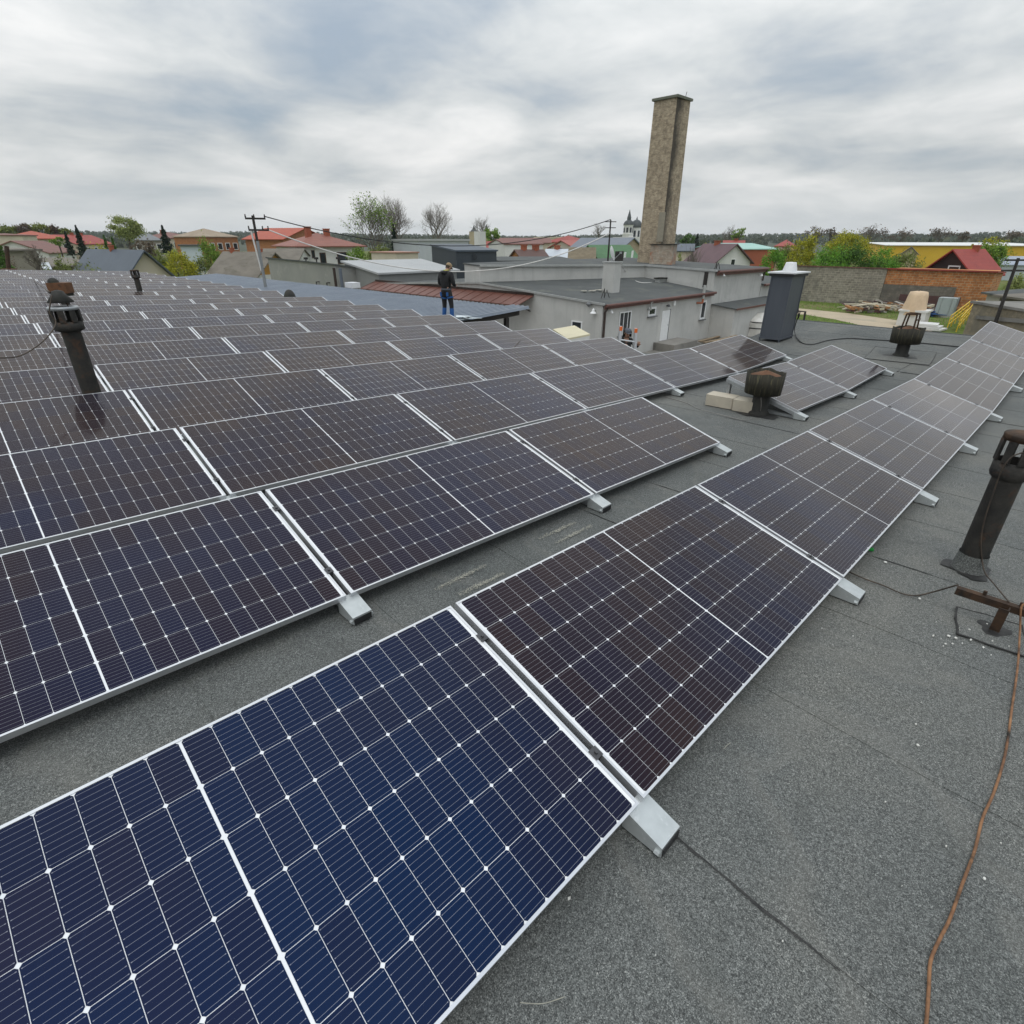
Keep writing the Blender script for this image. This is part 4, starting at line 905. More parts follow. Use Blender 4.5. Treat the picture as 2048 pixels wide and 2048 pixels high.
mb = MB(); q = Vector((dp.x+.15, dp.y-.1, ztp+.08)); mb.box(q.x-.05, q.x+.85, q.y-.03, q.y+.03, q.z, q.z+.6); tag(mb.build('display_board', M_BEAM), 'dark board standing behind the satellite dish', 'board')
# small things on the low roof
q = onplane(1328, 566, lz); mb = MB(); mb.box(q.x-1.0, q.x+1.0, q.y-.2, q.y+.2, q.z, q.z+.32)
t = tag(mb.build('roof_hatch', M_LFLASH), 'low pale hatch box by the inner wall of the low roof', 'hatch')
mb = MB(); mb.box(q.x-1.1, q.x+1.1, q.y-.3, q.y+.3, q.z+.33, q.z+.42); mb.build('lid', M_SOOT, t)
q = onplane(1186, 581, lz); mb = MB(); rng = random.Random(8)
for k in range(14): a = q+Vector((rng.uniform(-.9, .9), rng.uniform(-.35, .35), .02)); mb.slab([a+Vector((rng.uniform(.08, .25)*math.cos(p), rng.uniform(.05, .14)*math.sin(p), 0)) for p in (0, 1.2, 2.5, 3.7, 5)], .02)
tag(mb.build('rubble', pm('pale_rubble', (.55, .53, .45), (.42, .40, .34), 8, .9)), 'pale mortar rubble patch on the low roof near the stack', 'rubble', kind='stuff')
for (x, y, lab) in ((1209, 596, 'wire bracket on the front corner of the low roof'), (1426, 532, 'wire bracket on the front corner of the tall roof')):
    if x < 1300: q = onplane(x, y, lz)
    else: q = onv(x+8, y, 20.4); q.z = tz(0, 20.4)
    mb = MB(); mb.tube([q+Vector((-.35, 0, 0)), q+Vector((-.05, 0, .55)), q+Vector((.1, .1, 0)), q+Vector((.2, 0, .45)), q+Vector((.5, 0, 0))], .025, 5); tag(mb.build('wire_bracket', M_BEAM), lab, 'bracket')
# platform, steps and planks at the door
a = fv(1318, 682); t = thing('door_platform', 'concrete door platform with steps below the white door', 'platform', (a.x+1, FV-.8, GZ))
mb = MB(); mb.box(a.x-.7, a.x+2.4, FV-1.6, FV-.01, GZ, a.z-.02); mb.build('slab', M_YARD, t)
for k in range(2): mb = MB(); mb.box(a.x+2.4+k*.45, a.x+2.85+k*.45, FV-1.6, FV-.01, GZ, a.z-.2-k*.17); mb.build('step', M_YARD, t)
for k in range(7):
    mb = MB(); rng = random.Random(k); z = GZ+.06+.07*(k//2); mb.obox((a.x+3.6+rng.uniform(-.2, .2), FV-2.2+.5*(k % 3), z), (4.2, rng.uniform(-.3, .3), 0), (0, .22, 0), (0, 0, .05))
    tag(mb.build('timber_plank', pm('old_timber', (.30, .23, .15), (.22, .16, .10), 2, .85, stretch=(1, 8, 8))), ORD[k+1]+' brown plank, from below, of the pile beside the door steps', 'plank', 'planks below the door')

# ---------------------------------------------------------------- houses of the town
def tiles(name, c1, c2, pitch=.35):
    """roofing with courses running along the eaves"""
    if name in MATS: return MATS[name]
    m, g, b = newmat(name); MATS[name] = m; tc = g.n('ShaderNodeTexCoord'); s = g.n('ShaderNodeSeparateXYZ'); g.l(tc.outputs['Object'], s.inputs[0])
    n = g.noise(tc.outputs['Object'], .9, 6, .65); col = g.mix(g.ramp(n, [(.35, 0), (.68, 1)]), c1, c2)
    w = g.math('FRACT', g.math('DIVIDE', s.outputs[2], pitch)); col = g.mix(g.ramp(w, [(0, .55), (.2, 0)]), col, tuple(x*.6 for x in c1))
    g.l(col, b.inputs['Base Color']); b.inputs['Roughness'].default_value = .65; bump(g, b, w, .4, .05); return m
RED = tiles('red_tiles', (.31, .050, .036), (.24, .038, .030)); RED2 = tiles('orange_tiles', (.40, .085, .042), (.32, .065, .035)); BRN = tiles('brown_tiles', (.20, .085, .066), (.15, .066, .055))
DGREY = pm('dark_sheet_roof', (.085, .105, .13), (.07, .088, .11), .6, .5, .2); PURP = tiles('plum_sheet', (.125, .070, .078), (.10, .056, .064)); GRN = tiles('green_sheet', (.075, .17, .075), (.06, .14, .06))
ASB = pm('old_grey_roof', (.20, .18, .15), (.145, .13, .108), .5, .95, bmp=.3, bscale=6, c3=(.12, .11, .085), c3s=.9, stretch=(1, 1, 3)); TEAL = pm('teal_roof', (.27, .48, .42), (.35, .53, .47), .3, .6); ZINC = pm('zinc_roof', (.52, .56, .60), (.44, .48, .52), .3, .5, .3)
CREAM = pm('cream_render', (.56, .50, .40), (.48, .43, .34), .3, .9); WHITE = pm('white_render', (.66, .66, .64), (.57, .57, .55), .3, .9); ORB = brickmat('orange_brick', (.46, .19, .075), (.36, .14, .055), (.38, .25, .16), .26, .08, .01)
YEL = pm('ochre_boards', (.46, .24, .055), (.40, .20, .045), 1, .8, stretch=(8, 8, .5)); BEI = pm('beige_render', (.43, .36, .24), (.37, .31, .21), .3, .9); OCH = pm('yellow_wall', (.55, .36, .10), (.48, .31, .08), .3, .9); REDB = pm('red_brick_wall', (.34, .105, .055), (.27, .08, .045), .5, .9); ORW = pm('orange_boards', (.38, .165, .05), (.32, .13, .04), 1, .8)
M_DWIN = M_GLASS
def house(label, x1, D1, x2, D2, ye, yr, depth, kind, wallm, roofm,  wins=(), chim=(), oh=.4, base=GZ, cat='house', name='house', group='houses of the town', gable=None, trim=None, pp=None):
    p1 = ond(x1, ye, D1); p2 = ond(x2, ye, D2); ze = (p1.z+p2.z)/2; p1.z = p2.z = 0
    if pp: p1, p2, ze = Vector(pp[0]), Vector(pp[1]), pp[2]
    L = (p2-p1).length; ax = (p2-p1)/L; ay = Vector((-ax.y, ax.x, 0))
    if ay.dot(p1-CAM) < 0: ay = -ay
    def T(s, t, z): q = p1+ax*s+ay*t; return Vector((q.x, q.y, z))
    tr = 0 if kind == 'front' else depth/2; mid = T(L/2, tr, 0); zr = ond((x1+x2)/2, yr, math.hypot(mid.x-CAM.x, mid.y-CAM.y)).z
    if pp: zr = pp[3]
    h = thing(name, label, cat, T(L/2, depth/2, base), group)
    mb = MB()
    b4 = [T(0, 0, base), T(L, 0, base), T(L, depth, base), T(0, depth, base)]; t4 = [Vector((q.x, q.y, ze)) for q in b4]
    fs = [(i, (i+1) % 4, 4+(i+1) % 4, 4+i) for i in range(4)]
    mb.add(b4+t4, fs); mb.build('wall', wallm, h)
    rm = MB(); th = .16
    if kind == 'flat':
        rm.slab([T(-oh, -oh, zr), T(L+oh, -oh, zr), T(L+oh, depth+oh, zr), T(-oh, depth+oh, zr)], max(.15, zr-ze))
    elif kind == 'shed':
        rm.slab([T(-oh, -oh, ze+.05), T(L+oh, -oh, ze+.05), T(L+oh, depth+oh, zr), T(-oh, depth+oh, zr)], .15)
        g_ = MB(); g_.add([T(0, 0, ze), T(0, depth, ze), T(0, depth, zr-.15), T(L, 0, ze), T(L, depth, ze), T(L, depth, zr-.15)], [(0, 1, 2), (3, 5, 4), (1, 4, 5, 2)]); g_.build('upper_wall', wallm, h)
    elif kind == 'hip':
        rl = max(0, L-depth)/2; i0 = (L/2-rl) if L > depth else L/2; e = [T(-oh, -oh, ze), T(L+oh, -oh, ze), T(L+oh, depth+oh, ze), T(-oh, depth+oh, ze)]
        r0, r1 = T(i0, depth/2, zr), T(L-i0+.01, depth/2, zr)
        lo = [q-Vector((0, 0, .18)) for q in e]
        rm.add(e+[r0, r1]+lo, [(0, 1, 5, 4), (1, 2, 5), (2, 3, 4, 5), (3, 0, 4), (0, 6, 7, 1), (1, 7, 8, 2), (2, 8, 9, 3), (3, 9, 6, 0), (9, 8, 7, 6)])
    elif kind == 'side':
        k = (zr-ze)/(depth/2); zo = ze-oh*k+th
        rm.slab([T(-oh, -oh, zo), T(L+oh, -oh, zo), T(L+oh, depth/2, zr+th), T(-oh, depth/2, zr+th)], th); rm.slab([T(-oh, depth+oh, zo), T(-oh, depth/2, zr+th), T(L+oh, depth/2, zr+th), T(L+oh, depth+oh, zo)], th)
        g_ = MB(); g_.add([T(0, 0, ze), T(0, depth, ze), T(0, depth/2, zr)], [(0, 1, 2)]); g_.add([T(L, 0, ze), T(L, depth, ze), T(L, depth/2, zr)], [(0, 2, 1)]); g_.build('gable', gable or wallm, h)
    else:
        k = (zr-ze)/(L/2); zo = ze-oh*k+th
        rm.slab([T(-oh, -oh, zo), T(L/2, -oh, zr+th), T(L/2, depth+oh, zr+th), T(-oh, depth+oh, zo)], th); rm.slab([T(L+oh, -oh, zo), T(L+oh, depth+oh, zo), T(L/2, depth+oh, zr+th), T(L/2, -oh, zr+th)], th)
        g_ = MB(); g_.add([T(0, 0, ze), T(L, 0, ze), T(L/2, 0, zr)], [(0, 1, 2)]); g_.add([T(0, depth, ze), T(L, depth, ze), T(L/2, depth, zr)], [(0, 2, 1)]); g_.build('gable', gable or wallm, h)
    ro = rm.build('roof', roofm, h)
    for (fs_, ft, ch_, cw) in chim:
        q = T(L*fs_, depth*ft, 0); m2 = MB(); m2.box(q.x-cw/2, q.x+cw/2, q.y-cw/2, q.y+cw/2, ze, zr+ch_); m2.box(q.x-cw*.6, q.x+cw*.6, q.y-cw*.6, q.y+cw*.6, zr+ch_, zr+ch_+.12); m2.build('chimney', REDB, ro)
    for (face, f_, z_, w_, h_) in wins:
        zc = ze - z_
        if face == 'F': win(h, T(L*f_-w_/2, 0, zc-h_/2), ax, -ay, w_, h_, fr=min(.12, w_*.14), sill=False, depth=.06, mat=trim)
        elif face == 'G': win(h, T(L*f_-w_/2, 0, zr-z_-h_/2), ax, -ay, w_, h_, fr=min(.12, w_*.14), sill=False, depth=.06, mat=trim)
        elif face == 'L': win(h, T(0, depth*f_+w_/2, zc-h_/2), -ay, -ax, w_, h_, fr=min(.12, w_*.14), sill=False, depth=.06, mat=trim)
        else: win(h, T(L, depth*f_-w_/2, zc-h_/2), ay, ax, w_, h_, fr=min(.12, w_*.14), sill=False, depth=.06, mat=trim)
    return h
def row_w(n, z, w, h, a=.12, b_=.88): return [('F', a+(b_-a)*i/(max(1, n-1)), z, w, h) for i in range(n)]
HGREY = pm('hall_grey', (.27, .275, .265), (.24, .245, .237), .4, .85); HLIGHT = pm('hall_light_panel', (.46, .49, .51), (.42, .45, .47), .3, .6, stretch=(3, 3, .2)); ANTH = pm('anthracite_panels', (.045, .055, .065), (.038, .047, .056), .5, .5, stretch=(6, 6, .3))
ROOFL = pm('light_roof_membrane', (.40, .41, .41), (.35, .36, .36), .3, .7)
# the grey halls right behind the lean-to
house('grey flat hall with pale overhanging roof behind the red canopy', 757, 51, 905, 58.5, 545, 524, 5.7, 'shed', HGREY, ROOFL, [('L', .75, 1.7, .3, .4)], oh=.25, pp=((26.9, 44.3, 0), (35.6, 44.3, 0), -.86, .02), cat='hall', name='grey_hall', group='halls behind the workshop')
house('large light-grey panel hall with dark doorway behind the anthracite box', 838, 92, 937, 95, 482, 478, 13, 'flat', HLIGHT, ROOFL, [('L', .45, 3.2, 3.6, 3.4)], oh=.2, cat='hall', name='panel_hall', group='halls behind the workshop')
house('small cream flat box building before the panel hall', 792, 80, 836, 82, 506, 503, 6, 'flat', CREAM, tiles('salmon_edge', (.45, .26, .2), (.4, .22, .17)), oh=.15, cat='building', name='cream_annex', group='halls behind the workshop')
an_ = house('anthracite panel box with sloping roof and round window', 912, 61, 993, 63.2, 501, 489, 6, 'shed', ANTH, DGREY, oh=.12, cat='hall', name='anthracite_hall', group='halls behind the workshop')
q = ond(949.5, 513, 62.2); dirn = (Vector((q.x, q.y, 0))-Vector((CAM.x, CAM.y, 0))).normalized()
mb = MB(); X_ = Vector((dirn.y, -dirn.x, 0)); c_ = q - dirn*.55
mb.add([c_ + X_*.22*math.cos(a) + Vector((0, 0, .30*math.sin(a))) for a in [6.283*i/16 for i in range(16)]], [tuple(range(16))]); mb.build('round_window', M_GLASS, an_)
mb = MB(); q = ond(963, 478, 90); mb.box(q.x-.9, q.x+.3, q.y-.6, q.y+.6, GZ, ond(963, 463, 90).z); tag(mb.build('white_stack', WHITE), 'white square chimney stack beside the panel hall', 'stack')
house('low flat felt-roofed shop between the anthracite box and green roof', 999, 66, 1157, 68, 522, 515, 9, 'shed', BEI, M_ROOFG, oh=.2, cat='building', name='flat_shop', group='halls behind the workshop')
# rendered wall with patches
def wallA(label, u, v0, v1, z0a, z1a, m, name='rendered_building', thick=7):
    h = thing(name, label, 'building', (u+thick/2, (v0+v1)/2, GZ)); mb = MB()
    mb.add([(u, v0, GZ), (u, v1, GZ), (u, v1, z1a), (u, v0, z0a), (u+thick, v0, GZ), (u+thick, v1, GZ), (u+thick, v1, z1a-1.1), (u+thick, v0, z0a-1.1)], [(1, 0, 3, 2), (0, 4, 7, 3), (4, 5, 6, 7), (5, 1, 2, 6)]); mb.build('wall', m, h)
    mb = MB(); mb.slab([(u-.15, v0-.15, z0a+.12), (u+thick+.15, v0-.15, z0a-.9), (u+thick+.15, v1+.15, z1a-.9), (u-.15, v1+.15, z1a+.12)], .12); mb.build('roof', M_ROOFG, h); return h
M_PATCH = pm('patched_render', (.30, .30, .28), (.25, .255, .24), .35, .92, c3=(.40, .39, .36), c3s=.8)
hb = wallA('windowless grey rendered building with patched plaster behind the corrugated roof', 25, 48.2, 62.5, -.28, .0, M_PATCH)
for (x, y) in ((639, 567), (660, 569)): q = onu(x, y, 25); mb = MB(); mb.tube([(25, q.y, q.z+.15), (24.7, q.y, q.z+.15), (24.7, q.y, q.z-.35)], .06, 6); mb.build('vent_elbow', M_BEAM, hb)
for y_, m_ in ((676, M_DKBROWN), (688, pm('blue_grey_pipe', (.12, .14, .17), (.10, .12, .15), 3, .5))):
    q = onu(y_, 560, 25.2); mb = MB(); mb.tube([(24.95, q.y, -.5), (24.95, q.y, GZ)], .14, 8); mb.build('downpipe', m_, hb)
for (x, lab) in ((612, 'left'), (633, 'middle'), (677, 'right')):
    q = onu(x, 521, 27.5); mb = MB(); mb.tube([(q.x, q.y, -.3), (q.x, q.y, q.z+.1)], .07, 8); mb.box(q.x-.16, q.x+.16, q.y-.16, q.y+.16, q.z+.1, q.z+.3); mb.build('roof_vent', M_BEAM, hb)

# nearer houses, left to right (photo columns, distances in metres)
house('low concrete block outbuilding at the far left behind the panels', -30, 74, 72, 79, 500, 491, 8, 'shed', pm('block_wall', (.34, .31, .25), (.28, .25, .2), .5, .95), ASB, cat='outbuilding', name='outbuilding', group='outbuildings')
house('long low shed with dark roof edge, left of the slate-roofed house', 95, 86, 215, 92, 531, 516, 6, 'shed', pm('rough_plaster', (.30, .27, .21), (.24, .22, .17), .5, .95), ASB, cat='shed', name='long_shed', group='outbuildings')
house('small shed with bright tin roof among the bare branches', 52, 80, 100, 80, 540, 527, 7, 'shed', M_BEAM, ZINC, cat='shed', name='tin_shed', group='outbuildings', oh=.2)
house('cream house with slate-grey sheet roof close behind the panels', 274, 70, 340, 84, 557, 505, 13, 'front', WHITE, DGREY, chim=((.42, .35, .5, .8),), oh=.5, gable=pm('cream_gable', (.62, .57, .46), (.55, .5, .4), .3, .9)) if False else None
slate_l, slate_r = ond(243, 552, 74), ond(345, 556, 74)
house('cream-gabled house with slate-grey sheet roof close behind the panels', 248, 72, 345, 74.2, 556, 503, 11, 'front', CREAM, DGREY, chim=((.5, .55, .45, .42),), oh=.55)
house('cream two-storey house under a bright red hip roof at far left', 72, 205, 133, 210, 477, 462, 13, 'hip', CREAM, RED2, row_w(4, 2.0, 1.2, 1.5)+row_w(4, 4.8, 1.2, 1.5), oh=.6)
house('cream flat-topped house beside the bright red hip roof', 42, 190, 72, 196, 470, 467, 10, 'hip', CREAM, BRN, row_w(3, 2.2, 1.1, 1.5), oh=.3)
house('brownish-red roofed house with white gable, below the red hip roof', 96, 150, 150, 160, 505, 483, 11, 'side', WHITE, BRN, row_w(3, 1.3, 1.0, 1.2))
house('long bright red roof behind the dark spruces', 152, 215, 224, 225, 488, 471, 13, 'side', CREAM, RED, row_w(5, 1.5, 1.1, 1.3), chim=((.5, .5, .6, .8), (.75, .5, .6, .8)))
house('house with grey hip roof right of the round tree', 268, 190, 322, 190, 480, 464, 13, 'hip', pm('grey_wall', (.35, .33, .30), (.3, .28, .25), .3, .9), pm('grey_hip', (.17, .18, .19), (.14, .15, .16), .4, .6), row_w(3, 1.6, 1.2, 1.4))
house('cream house with brown hip roof right of the dark fir', 342, 200, 396, 205, 476, 464, 14, 'hip', CREAM, BRN, row_w(4, 1.8, 1.2, 1.5)+row_w(4, 4.6, 1.2, 1.5), chim=((.3, .5, .4, .9),))
house('pale blue-white shed under the brown hip-roofed house', 360, 150, 402, 150, 492, 489, 8, 'flat', pm('pale_blue_wall', (.52, .58, .62), (.46, .52, .56), .3, .8), M_ROOFG, cat='shed', name='pale_shed', group='outbuildings')
house('orange brick house with dormered brown roof, left of the mast', 413, 165, 474, 170, 473, 457, 13, 'hip', ORB, pm('sandy_roof', (.33, .27, .2), (.27, .21, .15), .4, .8), row_w(4, 2.2, 1.3, 1.6)+row_w(4, 5.0, 1.3, 1.4), oh=.3)
house('orange brick house with bright tiled roof right behind the mast', 490, 158, 566, 150, 478, 457, 15, 'side', ORB, RED2, [('F', .18, 4.2, 1.2, 2.2), ('F', .30, 4.2, 1.2, 2.2), ('F', .55, 4.2, 1.2, 2.2), ('F', .70, 4.2, 2.4, 2.2), ('L', .3, 4.2, 1.2, 2), ('L', .7, 4.2, 1.2, 2)], oh=.6)
house('yellow rendered annex right of the orange tiled house', 566, 155, 588, 152, 484, 480, 9, 'flat', OCH, BRN, row_w(1, 1.8, 1.2, 1.4, .5, .5), cat='annex', name='yellow_annex')
house('old cottage with grey roof and ochre boarded gable by the mast', 420, 90, 514, 83.5, 549, 506, 6.5, 'side', WHITE, ASB, [('F', .12, 1.6, .8, 1.6), ('F', .3, 1.6, .8, 1.6), ('F', .55, 1.4, 1.3, 1.2), ('F', .8, 1.6, .8, 1.6), ('R', .3, 1.4, 1.0, 1.3)], chim=((.15, .5, .5, .5), (.75, .5, .4, .5)), oh=.5, gable=YEL, trim=pm('brown_frame', (.12, .07, .04), (.1, .06, .035), 3, .7))
house('second old grey roof behind the ochre-gabled cottage', 515, 108, 596, 106, 520, 499, 8, 'side', WHITE, ASB, oh=.3)
house('white two-storey house with red-brown hip roof', 594, 112, 724, 116, 492, 466, 13, 'hip', WHITE, tiles('salmon_tiles', (.27, .105, .075), (.21, .08, .06)), [('F', .09, 2.2, .9, 2.3), ('F', .22, 1.3, .6, 1.3), ('F', .36, 2.2, 1.1, 2.3), ('F', .66, 2.0, 1.9, 2.0)], chim=((.33, .4, .9, .9), (.62, .4, .6, .9)), oh=.7, trim=pm('brown_frame', (.12, .07, .04), (.1, .06, .035), 3, .7))
house('red tiled roof between the panel hall and white gable', 976, 125, 1012, 125, 497, 484, 9, 'side', WHITE, RED)
house('white gable-walled house with brown roof among red roofs', 1010, 112, 1086, 115, 489, 480, 9, 'side', WHITE, BRN, oh=.2)
house('brown roof strip behind the white gable wall', 1000, 150, 1100, 150, 486, 477, 10, 'side', CREAM, BRN)
house('small cottage with brown roof and orange gable before the white gable', 1045, 92, 1098, 94, 519, 501, 5, 'side', ORW, pm('choc_roof', (.12, .072, .062), (.095, .058, .05), .5, .7), chim=((.3, .5, .7, .7), (.75, .5, .7, .8)), oh=.3)
house('low house with pale zinc roof right of the small brown cottage', 1094, 96, 1143, 96, 518, 500, 9, 'side', WHITE, ZINC, chim=((.4, .5, .6, .7),))
house('cream three-storey block on the skyline', 1068, 250, 1126, 250, 476, 474, 14, 'flat', pm('cream_block', (.56, .54, .40), (.5, .48, .36), .2, .9), CREAM, row_w(8, 2, 1.5, 1.7, .06, .94)+row_w(8, 5.2, 1.5, 1.7, .06, .94), oh=.2, cat='block', name='apartment_block')
house('slate blue roof left of the crimson roofs', 1122, 130, 1150, 130, 503, 491, 8, 'side', CREAM, DGREY)
house('crimson hip-roofed house left of the thin pole', 1137, 170, 1185, 175, 484, 471, 12, 'hip', CREAM, RED, row_w(4, 1.8, 1.2, 1.4))
house('salmon-roofed house before the crimson hip roof', 1150, 128, 1195, 132, 497, 482, 9, 'side', CREAM, tiles('salmon_red', (.36, .11, .085), (.3, .085, .07)), row_w(3, 1.5, 1, 1.2))
house('old house with brown thatched-looking roof left of the green roof', 1140, 84, 1186, 84, 526, 497, 9, 'side', ORW, pm('dry_thatch', (.20, .165, .11), (.14, .115, .078), 1.2, 1, bmp=.5, bscale=6))
gh = house('green sheet-roofed house with orange boarded gable and two skylights', 1204, 88, 1278, 91.5, 523, 492, 7, 'side', ORW, GRN, oh=.5)
for (x, y) in ((1251, 514), (1266, 511)):
    q = ond(x, y, 88.5); mb = MB(); mb.obox(q+Vector((-.6, -.1, -.5)), (.75, .3, .0), (.35, .2, 1.1), (-.1, -.2, .05)); mb.build('skylight', M_WFRAME, gh)
house('beige house with grey roof left of the chimney foot', 1240, 112, 1286, 118, 499, 477, 12, 'front', BEI, pm('grey_blue_roof', (.18, .20, .23), (.15, .17, .2), .4, .6), [('G', .35, 2.6, 1.2, 1.1)], oh=.4)
house('plum sheet-roofed house with white gable right of the chimney', 1372, 112, 1430, 106, 523, 489, 7.5, 'side', WHITE, PURP, [('R', .5, .2, 1.0, 1.4)], chim=((.4, .5, .5, .8),), oh=.5)
house('small grey roof just right of the chimney foot', 1348, 125, 1385, 125, 502, 489, 8, 'side', CREAM, DGREY)
house('red roofs behind the plum-roofed house', 1446, 175, 1486, 175, 496, 482, 11, 'side', CREAM, RED, chim=((.6, .5, .5, .8),))
house('orange brick building with pale teal roof', 1482, 118, 1555, 124, 499, 488, 14, 'side', REDB, TEAL, [('F', .06, 1.8, .7, 1.2)], oh=.2)
house('crimson hip-roofed house left of the bushes', 1552, 160, 1590, 160, 492, 479, 11, 'hip', CREAM, RED, row_w(3, 1.5, 1, 1.2))
house('low brown-walled house under the crimson hip roof at the bushes', 1540, 130, 1596, 130, 502, 497, 8, 'side', BEI, BRN)
# church
t = thing('white_church', 'white church with dark spire and dome beside the chimney', 'church', ond(1264, 478, 330)); DC = 330
M_LEAD = pm('dark_lead', (.075, .085, .085), (.06, .068, .07), .3, .55, .3)
def cylc(x0, x1, y0, y1): a, b_ = ond(x0, y1, DC), ond(x1, y1, DC); return (a+b_)/2, (b_-a).length/2, ond((x0+x1)/2, y0, DC).z
c, w, z1 = cylc(1245, 1264, 450, 482); zb_ = GZ+6
mb = MB(); mb.lathe([(w*1.15, zb_), (w*1.15, c.z+3), (w*1.25, c.z+3.2), (w, c.z+3.4), (w, z1-.4), (w*1.12, z1-.2), (w*1.12, z1)], 8, (c.x, c.y, 0)); mb.build('tower', WHITE, t)
zs = ond(1257, 419, DC).z; zd = ond(1257, 440, DC).z
mb = MB(); mb.lathe([(w*1.1, z1), (w*1.1, z1+.5), (w*.85, z1+(zd-z1)*.7), (w*.42, zd), (w*.42, zd+1.2), (w*.30, zd+(zs-zd)*.45), (.05, zs)], 12, (c.x, c.y, 0)); mb.build('spire', M_LEAD, t, False)
c2, w2, z2 = cylc(1265, 1287, 455, 482); c2 = c2+dirn*6
mb = MB(); mb.lathe([(w2*.95, zb_), (w2*.95, z2-.3), (w2*1.08, z2)], 16, (c2.x, c2.y, 0)); mb.build('drum', WHITE, t)
zd2 = ond(1276, 437, DC).z; mb = MB(); mb.lathe([(w2*1.05, z2)] + [(w2*1.08*math.cos(a), z2+.3+(zd2-z2)*.86*math.sin(a)) for a in [i*.19 for i in range(8)]] + [(w2*.14, zd2-.8), (w2*.14, zd2), (.03, zd2+1.2)], 18, (c2.x, c2.y, 0)); mb.build('dome', M_LEAD, t, True)
for (cc, ww, za_, zb2) in ((c, w, c.z+4, z1-1.2), (c2, w2*.95, z2-5, z2-1.4)):
    for k in range(8):
        a = math.pi*2*(k+.5)/8; rv = Vector((math.cos(a), math.sin(a), 0)); tv = Vector((-math.sin(a), math.cos(a), 0)); kk = .93 if ww == w else 1.0
        mb = MB(); mb.obox(Vector((cc.x, cc.y, za_)) + rv*ww*kk - tv*.55, tv*1.1, rv*.12, (0, 0, zb2-za_)); mb.build('window', M_GLASS, t)
mb = MB(); na = ond(1290, 482, DC+12); mb.box(c2.x-9, c2.x+14, c2.y-7, c2.y+8, zb_, ond(1276, 474, DC).z); mb.build('nave', WHITE, t)
for (x, y0, y1) in ((948, 463, 450), (973, 462, 448)):
    q = ond(x, y0, 420); zt4 = ond(x, y1, 420).z; t2 = thing('church_spire', 'distant church spire above trees, %s of the pair' % ('left' if x < 960 else 'right'), 'spire', (q.x, q.y, GZ), 'distant twin spires')
    mb = MB(); mb.box(q.x-2.4, q.x+2.4, q.y-2.4, q.y+2.4, GZ, q.z); mb.build('tower', BEI, t2); mb = MB(); mb.lathe([(3.3, q.z), (1.2, q.z+(zt4-q.z)*.45), (.05, zt4)], 4, (q.x, q.y, 0)); mb.build('cone', M_LEAD, t2)
# right side: yard wall of blocks, brick wall, red roofed house, yellow hall, low brick store
WU = 76.5
M_BLOCK = brickmat('grey_block_wall', (.34, .31, .255), (.23, .21, .17), (.38, .35, .29), .5, .25, .035, stain=(.17, .16, .135), stains=.35)
M_ORBL = brickmat('orange_block_wall', (.60, .245, .085), (.38, .14, .05), (.46, .31, .18), .5, .25, .035, stain=(.25, .11, .05), stains=.9)
M_GRBL = brickmat('dark_block_wall', (.21, .19, .155), (.17, .155, .13), (.15, .14, .115), .5, .25, .02, stain=(.10, .095, .08), stains=.3)
a = onu(1600, 531, WU); b_ = onu(1776, 536, WU); c_ = onu(1992, 545, WU)
t = thing('block_wall', 'tall grey concrete-block wall with red tile edge behind the grass', 'wall', (WU, (a.y+b_.y)/2, GZ))
mb = MB(); mb.box(WU, WU+.4, b_.y, a.y+1.5, GZ, a.z-.05); mb.build('masonry', M_BLOCK, t); mb = MB(); mb.slab([(WU-.15, b_.y, a.z+.02), (WU+1.5, b_.y, a.z-.1), (WU+1.5, a.y+1.5, a.z-.1), (WU-.15, a.y+1.5, a.z+.02)], .09); mb.build('tile_edge', BRN, t)
t = thing('brick_barn', 'orange block barn wall with grey plinth and red eaves', 'barn', (WU, (c_.y+b_.y)/2, GZ))
zm_ = onu(1880, 573, WU).z
mb = MB(); mb.box(WU+.05, WU+6, c_.y, b_.y-.03, GZ, a.z-.1); mb.build('wall', M_ORBL, t)
d_ = onu(1905, 600, WU).y; mb = MB(); mb.box(WU-.02, WU+.2, d_, b_.y-.04, GZ, zm_); mb.build('plinth', M_GRBL, t)
mb = MB(); mb.slab([(WU-.25, c_.y-.2, a.z+.02), (WU+6.2, c_.y-.2, a.z-.25), (WU+6.2, b_.y-.02, a.z-.25), (WU-.25, b_.y-.02, a.z+.02)], .14); mb.build('roof', RED, t)
mb = MB(); q = onu(1855, 593, WU); mb.box(WU-.12, WU-.025, q.y-3, q.y+2.6, q.z-2, q.z+.1); mb.build('old_gate', pm('maroon_gate', (.10, .05, .045), (.075, .04, .036), 2, .8), t)
house('steep red-roofed house with dark boarded gable behind the orange barn', 1851, 87, 1945, 84.5, 543, 501, 5.2, 'front', M_BEAM, RED, [('G', .60, 2.35, 1.3, 1.6)], chim=((.5, .75, .45, .7),), oh=.5, gable=pm('dark_boards', (.040, .026, .022), (.03, .02, .018), 1, .8))
house('long yellow hall with white roof edge on the right', 1775, 205, 2120, 215, 491, 485, 40, 'shed', pm('yellow_panels', (.62, .40, .03), (.55, .35, .03), .1, .7), pm('white_hall_roof', (.72, .72, .70), (.64, .64, .62), .1, .6), oh=.5, cat='hall', name='yellow_hall', group='halls far right')
house('small dark-gabled hut in front of the yellow hall', 1803, 140, 1835, 140, 508, 495, 8, 'front', BEI, pm('mossy_roof', (.12, .12, .10), (.09, .09, .075), .5, .9), oh=.3)
